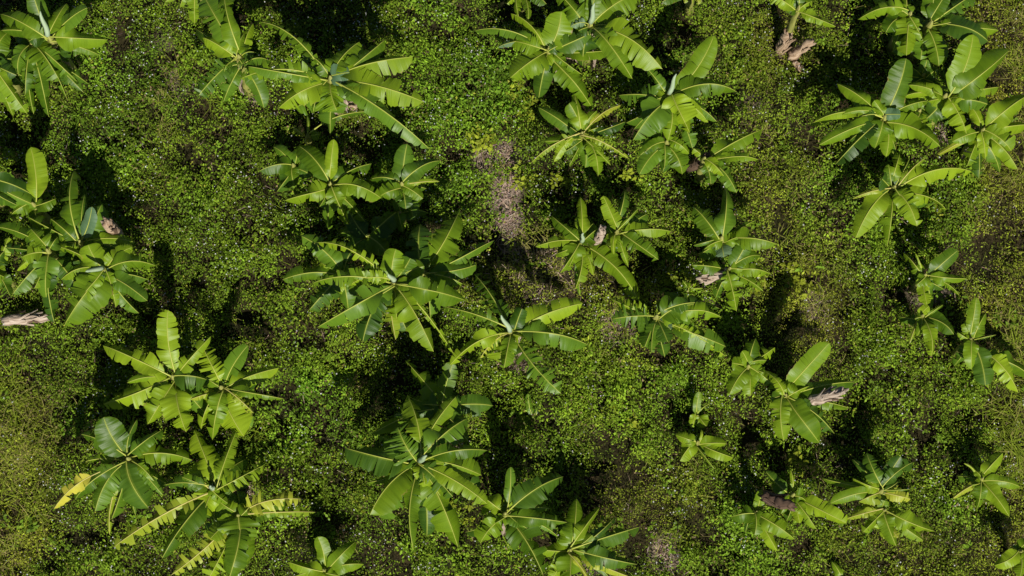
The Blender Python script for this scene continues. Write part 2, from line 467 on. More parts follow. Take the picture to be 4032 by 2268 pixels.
tag(bw, 'broader leaved light green weeds in loose tufts among the finer ground cover', 'weeds')

# ------------------------------------------------------------------ small white flowers in the weeds
nf_ = 32000
sel = rg.integers(0, ncl, nf_)
fd = np.clip(0.05 + 1.9 * (NZ[10](cx[sel], cy[sel], 0.7) - 0.38), 0.04, 1) * (1 - 0.5 * dry[sel]) * (1 - bm_[sel])
sel = sel[rg.random(nf_) < fd]
nf_ = len(sel)
fx = cx[sel] + rg.normal(0, 0.07, nf_); fy = cy[sel] + rg.normal(0, 0.07, nf_)
fz = gz[sel] + hgt[sel] + rg.uniform(0.01, 0.07, nf_)
fr = 0.009 + 0.012 * rg.random(nf_) ** 1.3
nrm = np.stack([rg.normal(0, 0.35, nf_), rg.normal(-0.15, 0.35, nf_), np.ones(nf_)], 1)
nrm /= np.linalg.norm(nrm, axis=1)[:, None]
ta = np.cross(nrm, np.array([1.0, 0, 0])); ta /= np.linalg.norm(ta, axis=1)[:, None]
tb = np.cross(nrm, ta)
ph = rg.uniform(0, 6.28, nf_)
FV = np.empty((nf_, 10, 3))
for j in range(10):
    a = ph + j * 2 * np.pi / 10
    rr = fr * (1.0 if j % 2 == 0 else 0.55)
    FV[:, j] = np.stack([fx, fy, fz], 1) + (ta * np.cos(a)[:, None] + tb * np.sin(a)[:, None]) * rr[:, None]
fcol = np.repeat(np.array([[0.68, 0.68, 0.66]]) * rg.uniform(0.75, 1.0, (nf_, 1)), 10, 0)
flowers = np_mesh('white_flowers', FV.reshape(-1, 3), np.arange(nf_ * 10).reshape(nf_, 10), M['petal'], fcol, kind='stuff')
tag(flowers, 'tiny white weed flowers scattered over the green ground cover', 'flowers')

# ------------------------------------------------------------------ ribbons (grass, straw)
def ribbons(name, bx, by, bz, length, width, az, lift, droop, col, mat, seg=4):
    n = len(bx)
    V = np.empty((n, seg + 1, 2, 3))
    d = np.stack([np.cos(az), np.sin(az)], 1)
    s = np.stack([-np.sin(az), np.cos(az)], 1)
    for j in range(seg + 1):
        t = j / seg
        h = length * (lift * t - droop * t * t)
        r = length * t * np.sqrt(np.clip(1 - 0.4 * lift, 0.2, 1))
        w = width * (1 - t ** 2) * 0.5 + 0.0006
        curl = 0.18 * length * t * t * np.sin(az * 7.0)
        cxy = np.stack([bx, by], 1) + d * r[:, None] + s * curl[:, None]
        for e, sg in enumerate((-1, 1)):
            V[:, j, e, :2] = cxy + s * (sg * w)[:, None]
            V[:, j, e, 2] = np.maximum(bz + h, 0.02)
    idx = np.arange(n)[:, None] * (seg + 1) * 2
    F = np.concatenate([np.stack([idx[:, 0] + 2 * j, idx[:, 0] + 2 * j + 1, idx[:, 0] + 2 * j + 3, idx[:, 0] + 2 * j + 2], 1) for j in range(seg)], 0)
    return np_mesh(name, V.reshape(-1, 3), F, mat, np.repeat(col, (seg + 1) * 2, 0), kind='stuff')

tufts = []     # px, py, spread px, blades, straw share, length
TUFT = [(95, 1760, 60, 70, .6, .6), (60, 1830, 70, 80, .7, .6), (120, 1810, 40, 50, .6, .5), (30, 1720, 60, 60, .6, .6), (200, 1730, 80, 40, .3, .5),
        (150, 1900, 90, 40, .2, .5), (40, 1930, 60, 50, .4, .5), (130, 2020, 70, 30, .2, .5), (20, 2160, 70, 80, .7, .5), (50, 1440, 70, 50, .3, .6),
        (60, 1560, 70, 40, .4, .6), (120, 1620, 70, 30, .3, .5), (340, 1760, 70, 20, .2, .5), (170, 2050, 60, 20, .2, .5),
        (660, 420, 35, 40, .35, .42), (720, 260, 50, 40, .2, .5), (840, 410, 50, 25, .0, .5), (660, 530, 45, 50, .7, .35), (690, 320, 60, 50, .8, .3),
        (2960, 240, 60, 25, .0, .5), (2980, 290, 50, 20, .0, .5), (2350, 1390, 90, 30, .1, .5), (2400, 1240, 60, 15, .4, .6), (2330, 1360, 60, 20, .0, .5),
        (3960, 1420, 80, 90, .35, .5), (3990, 1330, 60, 70, .4, .5), (4000, 1560, 60, 60, .3, .5), (3870, 1600, 60, 30, .3, .6), (3960, 1760, 80, 120, .2, .6),
        (4010, 1850, 60, 90, .2, .6), (3990, 1660, 50, 50, .2, .5), (3960, 1250, 70, 60, .5, .4), (3990, 700, 60, 60, .6, .5), (4010, 500, 60, 80, .6, .4),
        (3990, 250, 60, 80, .6, .4), (4000, 90, 50, 60, .6, .4), (3900, 620, 60, 40, .5, .5), (3150, 760, 60, 50, .6, .3), (3200, 1180, 50, 60, .6, .35),
        (3120, 1000, 90, 60, .5, .3), (3000, 560, 90, 50, .5, .3), (2110, 1060, 110, 90, .8, .3), (2130, 960, 80, 60, .8, .3), (1900, 1700, 90, 30, .7, .3),
        (2740, 1820, 60, 20, .6, .3), (1020, 1720, 40, 30, .0, .6), (1010, 1900, 40, 25, .0, .6), (3900, 1960, 70, 50, .2, .5), (3400, 2180, 120, 40, .3, .4)]
A = []
for (px, py, sp, nb, straw, L) in TUFT:
    c = at(px, py)
    for _ in range(nb):
        tx = c.x + rg.normal(0, sp * 0.0054 * 0.55); ty = c.y + rg.normal(0, sp * 0.0054 * 0.55)
        st = rg.random() < straw
        A.append((tx, ty, L * rg.uniform(.45, 1.1), rg.uniform(.008, .018) * (0.6 if st else 1), rg.uniform(0, 6.28), st))
for _ in range(2600):                          # stray blades everywhere
    A.append((rg.uniform(X0, X1), rg.uniform(Y0, Y1), rg.uniform(.15, .5), rg.uniform(.005, .011), rg.uniform(0, 6.28), rg.random() < .45))
A = np.array(A, dtype=float)
hz = 0.10 + 0.38 * NZ[8](A[:, 0], A[:, 1], 0.75)
gcol = np.where(A[:, 5:6] > 0.5, np.array([[0.38, 0.35, 0.10]]), np.array([[0.22, 0.29, 0.025]])) * rg.uniform(.6, 1.25, (len(A), 1))
gr = ribbons('grass', A[:, 0], A[:, 1], hz, A[:, 2], A[:, 3], A[:, 4], rg.uniform(.25, .8, len(A)), rg.uniform(.3, .9, len(A)), gcol, M['grass'])
tag(gr, 'long arching blades of green and straw coloured grass in the weeds', 'grass')

# dry litter lying on the bare patches
LIT = [(1955, 625, 80, 66, 330), (1995, 750, 44, 95, 240), (2010, 870, 42, 50, 180), (2030, 960, 70, 50, 90), (2615, 2175, 60, 70, 170),
       (2010, 1425, 70, 45, 160), (3205, 1215, 45, 80, 60), (2440, 1290, 60, 60, 120), (2330, 2225, 75, 30, 140), (2120, 1080, 150, 130, 240),
       (690, 330, 60, 70, 110), (3650, 1150, 60, 30, 80), (2720, 640, 50, 40, 120), (950, 1930, 60, 30, 110), (1390, 410, 40, 30, 90), (2800, 1190, 50, 30, 60), (1010, 390, 30, 25, 70), (3710, 525, 30, 25, 60)]
B = []
for (px, py, rx, ry, nn) in LIT:
    c = at(px, py)
    for _ in range(nn):
        B.append((c.x + rg.normal(0, rx * .0054 * .6), c.y + rg.normal(0, ry * .0054 * .6), rg.uniform(.04, .24), rg.uniform(.006, .022), rg.uniform(0, 6.28), rg.uniform(.02, .09)))
for _ in range(3200):                          # fallen stalks among the weeds
    B.append((rg.uniform(X0, X1), rg.uniform(Y0, Y1), rg.uniform(.06, .30), rg.uniform(.003, .008), rg.uniform(0, 6.28), rg.uniform(.05, .33)))
B = np.array(B)
lcol = np.array([[0.42, 0.31, 0.24]]) * rg.uniform(.35, 1.35, (len(B), 1)) * np.array([[1, 1, 1]]) + rg.uniform(-.03, .03, (len(B), 3))
lcol = np.clip(lcol, 0.02, 0.7)
lt = ribbons('dry_litter', B[:, 0], B[:, 1], B[:, 5], B[:, 2], B[:, 3], B[:, 4], rg.uniform(-.05, .25, len(B)), rg.uniform(0, .2, len(B)), lcol, M['litter'])
tag(lt, 'pale brown dead stalks and dry litter lying on the bare patches', 'litter')

# ------------------------------------------------------------------ banana plants
rnd = random.Random(11)

def tube(pts, radii, sides=8, squash=1.0, rng=None, rough=0.0, cap=True):
    V, F, UV = [], [], []
    n = len(pts)
    acc = 0.0
    prev = None
    for i, p in enumerate(pts):
        t = (pts[min(i + 1, n - 1)] - pts[max(i - 1, 0)])
        t = t.normalized() if t.length > 1e-9 else Vector((0, 0, 1))
        s = t.cross(Vector((0, 0, 1)))
        if s.length < 0.05: s = prev if prev is not None else Vector((1, 0, 0))
        s = (s - t * s.dot(t)).normalized(); prev = s
        u = s.cross(t)
        if i: acc += (p - pts[i - 1]).length
        for j in range(sides):
            a = 2 * math.pi * j / sides
            r = radii[i] * (1 + (rng.uniform(-rough, rough) if rng and rough else 0))
            V.append(p + s * (r * math.cos(a)) + u * (r * math.sin(a) * squash))
            UV.append((j / sides, acc))
    for i in range(n - 1):
        for j in range(sides):
            a = i * sides + j; b = i * sides + (j + 1) % sides
            F.append((a, b, b + sides, a + sides))
    if cap:
        F.append(tuple(range(sides))[::-1]); F.append(tuple((n - 1) * sides + j for j in range(sides)))
    return V, F, UV

def bezier(p0, p1, p2, n):
    out = []
    for i in range(n + 1):
        t = i / n
        out.append(p0 * (1 - t) ** 2 + p1 * (2 * t * (1 - t)) + p2 * t * t)
    return out

def make_leaf(root, neck, tip, wid, style, start, rng, mats):
    L3 = (tip - neck).length
    up = 'u' in style; dn = 'd' in style
    shred = 'S' in style; torn = 'T' in style
    hor = Vector((tip.x - neck.x, tip.y - neck.y, 0))
    Lh = max(hor.length, 0.05)
    sd = Vector((-hor.y, hor.x, 0)).normalized() if hor.length > 1e-4 else Vector((1, 0, 0))
    arch = rng.uniform(.22, .46) if not up else rng.uniform(.05, .16)
    ctrl = neck.lerp(tip, rng.uniform(.40, .55)) + Vector((0, 0, 1)) * (arch * L3) + sd * (Lh * rng.uniform(-.17, .17))
    N = 34
    path = bezier(neck, ctrl, tip, N)
    if not up and rng.random() < .45:                      # limp outer end
        k0 = rng.uniform(.45, .7); kk = rng.uniform(.3, 1.1) * L3
        path = [p - Vector((0, 0, kk * max(0, i / N - k0) ** 2)) for i, p in enumerate(path)]
        path = [Vector((p.x, p.y, max(p.z, .12))) for p in path]
    base_v = rng.uniform(.2, .6)
    tw = rng.uniform(-.28, .28)                              # the blade twists along its length
    def P(t):
        t = min(max(t, 0), 1) * N
        i = min(int(t), N - 1)
        return path[i].lerp(path[i + 1], t - i)
    # ---- midrib and leaf stalk
    r0 = 0.007 + 0.007 * min(L3 / 1.8, 1.2)
    nm = 14
    mp = [P(i / nm) for i in range(nm + 1)]
    rr = [r0 * (1.35 - 0.55 * i / nm if i < 3 else 1.12 - 0.82 * i / nm) for i in range(nm + 1)]
    mpts = [p + Vector((0, 0, rr[i] * 0.55)) for i, p in enumerate(mp)]
    # ---- blade
    roll = rng.uniform(-.28, .28)
    fold = rng.uniform(.18, .80) if not up else rng.uniform(-.25, .35)
    if shred: fold = rng.uniform(.35, .8) if wid < .45 else rng.uniform(.1, .45)
    curv = rng.uniform(.15, .65)
    wave_k = rng.uniform(9, 20); wave_p = rng.uniform(0, 6.28); wave_a = rng.uniform(.03, .12)
    hw0 = wid * 0.5 * (1 + 0.22 * fold)
    wpos = rng.uniform(-.14, .10)
    def prof(s):
        a = min(1.0, (s / 0.20)) ** 0.62
        e = max(0.0, (s - 0.60 - wpos) / (0.40 - wpos))
        c = max(0.0, 1 - e ** 2.4) ** 0.62
        return a * c * (1 - 0.10 * abs(s - 0.45))
    V, F, UV = [], [], []
    ns = 30
    nv = 6
    for sg in (-1, 1):
        cuts = [0.0]
        if shred:
            x = rng.uniform(.05, .12)
            while x < .96: cuts.append(x); x += rng.uniform(.035, .085)
        elif torn:
            for x in sorted(rng.uniform(.10, .95) for _ in range(rng.randint(3, 8))):
                if x - cuts[-1] > .035: cuts.append(x)
        else:
            for x in sorted(rng.uniform(.2, .92) for _ in range(rng.choice((0, 1, 1, 2, 3)))):
                if x - cuts[-1] > .05: cuts.append(x)
        cuts.append(1.0)
        ph2 = rng.uniform(0, 6.28)
        for c in range(len(cuts) - 1):
            sa, sb = cuts[c], cuts[c + 1]
            m = max(2, int(math.ceil((sb - sa) * ns)))
            if shred:
                gap = rng.uniform(.10, .45); dj = rng.uniform(-.35, .45); lj = rng.uniform(.72, 1.10); sweep = rng.uniform(.12, .34)
                if rng.random() < .08: lj *= .35
            elif torn:
                gap = rng.uniform(.05, .26) * min(1, .22 / (sb - sa)); dj = rng.uniform(-.32, .55); lj = rng.uniform(.74, 1.08); sweep = rng.uniform(.10, .20)
            else:
                gap = rng.uniform(.0, .10) * min(1, .2 / (sb - sa)); dj = rng.uniform(-.10, .14); lj = rng.uniform(.94, 1.04); sweep = .12
            cen = (sa + sb) / 2 + rng.uniform(-.3, .3) * (sb - sa)
            off = len(V)
            for i in range(m + 1):
                s0 = sa + (sb - sa) * i / m
                ej = 1 + rng.uniform(-.035, .035) + (rng.uniform(-.09, .06) if (torn or shred) else 0)
                for j in range(nv + 1):
                    v = j / nv
                    g = gap * max(0.0, (v - .12) / .88)
                    s = cen + (s0 - cen) * (1 - g)
                    t = start + (1 - start) * s
                    p = P(t); T = (P(t + .012) - P(t - .012))
                    T = T.normalized() if T.length > 1e-9 else Vector((0, 0, -1))
                    Sd = T.cross(Vector((0, 0, 1)))
                    if Sd.length < .08: Sd = sd.copy()
                    Sd.normalize(); U = Sd.cross(T)
                    if U.z < 0: U = -U
                    ro = roll + tw * s; Sr = Sd * math.cos(ro) + U * math.sin(ro); Ur = U * math.cos(ro) - Sd * math.sin(ro)
                    h = hw0 * prof(s0) * lj * (ej if j == nv else 1)
                    # across the half blade: angle grows outward
                    vb = min(1.0, max(0.0, (s - .08) / .42)); vb = vb * vb * (3 - 2 * vb)
                    a1 = (fold + dj) * vb - base_v * (1 - vb)      # channelled near the stalk, roofed further out
                    if shred: a1 += 0.35 * math.sin(c * 2.3)
                    lat = 0.0; drop = 0.0
                    for q_ in range(j):
                        aa = a1 + curv * (q_ + .5) / nv
                        lat += math.cos(aa) / nv; drop += math.sin(aa) / nv
                    wv = wave_a * v * v * math.sin(wave_k * s0 + wave_p + ph2) + .035 * v * math.sin(61 * s0 + ph2)
                    V.append(p + Sr * (-sg * h * lat) + Ur * (h * (wv - drop)) + T * (sweep * h * v))
                    UV.append((s0 * L3 + ph2, sg * v))
            for i in range(m):
                for j in range(nv):
                    a = off + i * (nv + 1) + j
                    f = (a, a + 1, a + nv + 2, a + nv + 1)
                    F.append(f if sg < 0 else f[::-1])
    lf = link_mesh('leaf', V, F, mats[0], root, neck, UV)
    tv, tf, tuv = tube(mpts, rr, 6, 0.7)
    link_mesh('midrib', tv, tf, mats[1], lf, neck, tuv)
    if 'y' in style or 'Y' in style: lf['label'] = 'yellowed leaf'
    elif 'g' in style: lf['label'] = 'pale waxy grey-green leaf'
    elif shred: lf['label'] = 'leaf torn to ribbons'
    return lf

def spear(root, neck, tip, r):
    pts = [neck.lerp(tip, i / 6) + Vector((0.02 * math.sin(i), 0, 0)) for i in range(7)]
    V, F, UV = tube(pts, [r * x for x in (1, 1.05, 1.0, .92, .8, .6, .22)], 8)
    o = link_mesh('rolled_leaf', V, F, M['wax'], root, neck, UV)
    return o

def dead_hang(root, neck, base, rng, a):
    """a dry brown leaf hanging down beside the stem"""
    d = Vector((math.cos(a), math.sin(a), 0))
    s = Vector((-d.y, d.x, 0))
    top = neck.lerp(base, rng.uniform(.15, .4))
    ln = (top.z - .15) * rng.uniform(.6, .95)
    V, F, UV = [], [], []
    n = 9
    for i in range(n + 1):
        t = i / n
        c = top + d * (.08 + .16 * math.sin(t * 1.6)) + Vector((0, 0, -ln * t ** 1.4))
        w = .045 * math.sin(math.pi * min(1, t * .9 + .1)) * rng.uniform(.6, 1.3) + .008
        for j in range(5):
            v = (j - 2) / 2
            V.append(c + s * (w * v * (1 + rng.uniform(-.15, .15))) + d * (.05 * abs(v) * rng.uniform(.3, 1.4)))
            UV.append((v * .5, t * ln))
    for i in range(n):
        for j in range(4):
            q_ = i * 5 + j
            F.append((q_, q_ + 1, q_ + 6, q_ + 5))
    link_mesh('dead_leaf', V, F, M['dead'], root, neck, UV)

def banana(tile, crown, h, tone, label, leaves, spear_tip=None, dead=0, stem_r=None, seed=None):
    rng = random.Random(seed if seed is not None else hash((tile, crown)) & 0xffff)
    h *= 1.18
    cpx = tpx(tile, *crown)
    neck = at(*cpx, h)
    base = Vector((neck.x + rng.uniform(-.05, .05), neck.y + rng.uniform(-.05, .05), 0))
    base.z = float(ground_z(base.x, base.y)) - .03
    root = empty('banana_plant', base)
    tag(root, label, 'banana plant', 'banana plants growing in the weedy field')
    r = stem_r or (.045 + .030 * h)
    n = 8
    pts = [base.lerp(neck, i / n) + Vector((rng.uniform(-.012, .012), rng.uniform(-.012, .012), 0)) for i in range(n)] + [neck + Vector((0, 0, .05))]
    V, F, UV = tube(pts, [r * (1.25 - .55 * i / n) for i in range(n)] + [r * .16], 12, 1, rng, .03)
    link_mesh('pseudostem', V, F, M['stem'], root, base, UV)
    nl_ = len(leaves)
    for i, lf in enumerate(leaves):
        tx, ty, w, st = lf[:4]
        start = lf[4] if len(lf) > 4 else .06
        p = tpx(tile, tx, ty)
        dpx = math.hypot(p[0] - cpx[0], p[1] - cpx[1])
        Le = dpx * .0052
        if 'u' in st: e = rng.uniform(.18, .40)
        elif 'd' in st: e = rng.uniform(-.45, -.25)
        else: e = rng.uniform(-.26, .08)
        zt = max(h + e * Le, .16)
        tip = at(p[0], p[1], zt)
        nk = neck + Vector((rng.uniform(-.06, .06), rng.uniform(-.06, .06), -.04 - rng.uniform(0, .22) * min(h, 1.5)))
        start = start if 'Y' in st else min(start, .10) + .30 * max(0, start - .10)
        width = w * 1008 / 1932 * .0052 * ((1.12 if 'u' in st else 1.26) - (.10 if h < 1.65 else 0)) * (.88 if label.startswith('largest') else 1)
        u_ = rng.random()
        cut = {'y': (.10, .40), 'm': (.28, .70), 'd': (.60, 1.0)}[tone]       # shares of dark and middle green; for shaded plants 'd' puts shade into colour
        mm = (M['leaf_dark'] if u_ < cut[0] else M['leaf'] if u_ < cut[1] else M['leaf_young'], M['midrib'])
        if h > 1.25 and 'W' in st and 'u' not in st and rng.random() < .6: st = st.replace('W', 'T')
        if 'y' in st: mm = (M['leaf_yellow'], M['midrib_yellow'])
        if 'Y' in st: mm = (M['leaf_gold'], M['midrib_yellow'])
        if 'g' in st: mm = (M['leaf_wax'], M['midrib'])
        make_leaf(root, nk, tip, width, st, start, rng, mm)
    # older, lower leaves under the crown, with shade put into their darker colour
    if nl_ >= 7:
        Ls = [math.hypot(tpx(tile, l[0], l[1])[0] - cpx[0], tpx(tile, l[0], l[1])[1] - cpx[1]) * .0052 for l in leaves]
        Ws = sorted(l[2] for l in leaves)
        mean = sorted(Ls)[len(Ls) // 2]
        a0 = rng.uniform(0, 6.28)
        for k_ in range(10 if label.startswith('largest') else 0 if 'right of the largest' in label else 6 if h > 1.9 else 4 if h > 1.7 else 2):
            a = a0 + k_ * 1.31 + rng.uniform(-.4, .4)
            r_ = mean * rng.uniform(.58, .92)
            z0 = neck.z - h * rng.uniform(.22, .36)
            tip = Vector((neck.x + math.cos(a) * r_, neck.y - .1 + math.sin(a) * r_, max(z0 - r_ * rng.uniform(.15, .5), .2)))
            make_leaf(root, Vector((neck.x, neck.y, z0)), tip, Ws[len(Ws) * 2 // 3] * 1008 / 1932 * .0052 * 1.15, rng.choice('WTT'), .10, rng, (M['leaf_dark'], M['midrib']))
    if spear_tip:
        p = tpx(tile, *spear_tip)
        spear(root, neck, at(p[0], p[1], h + .45), .028 + .01 * h)
    for _ in range(dead * 2):
        dead_hang(root, neck, base, rng, rng.uniform(-2.6, -.5))
    return root

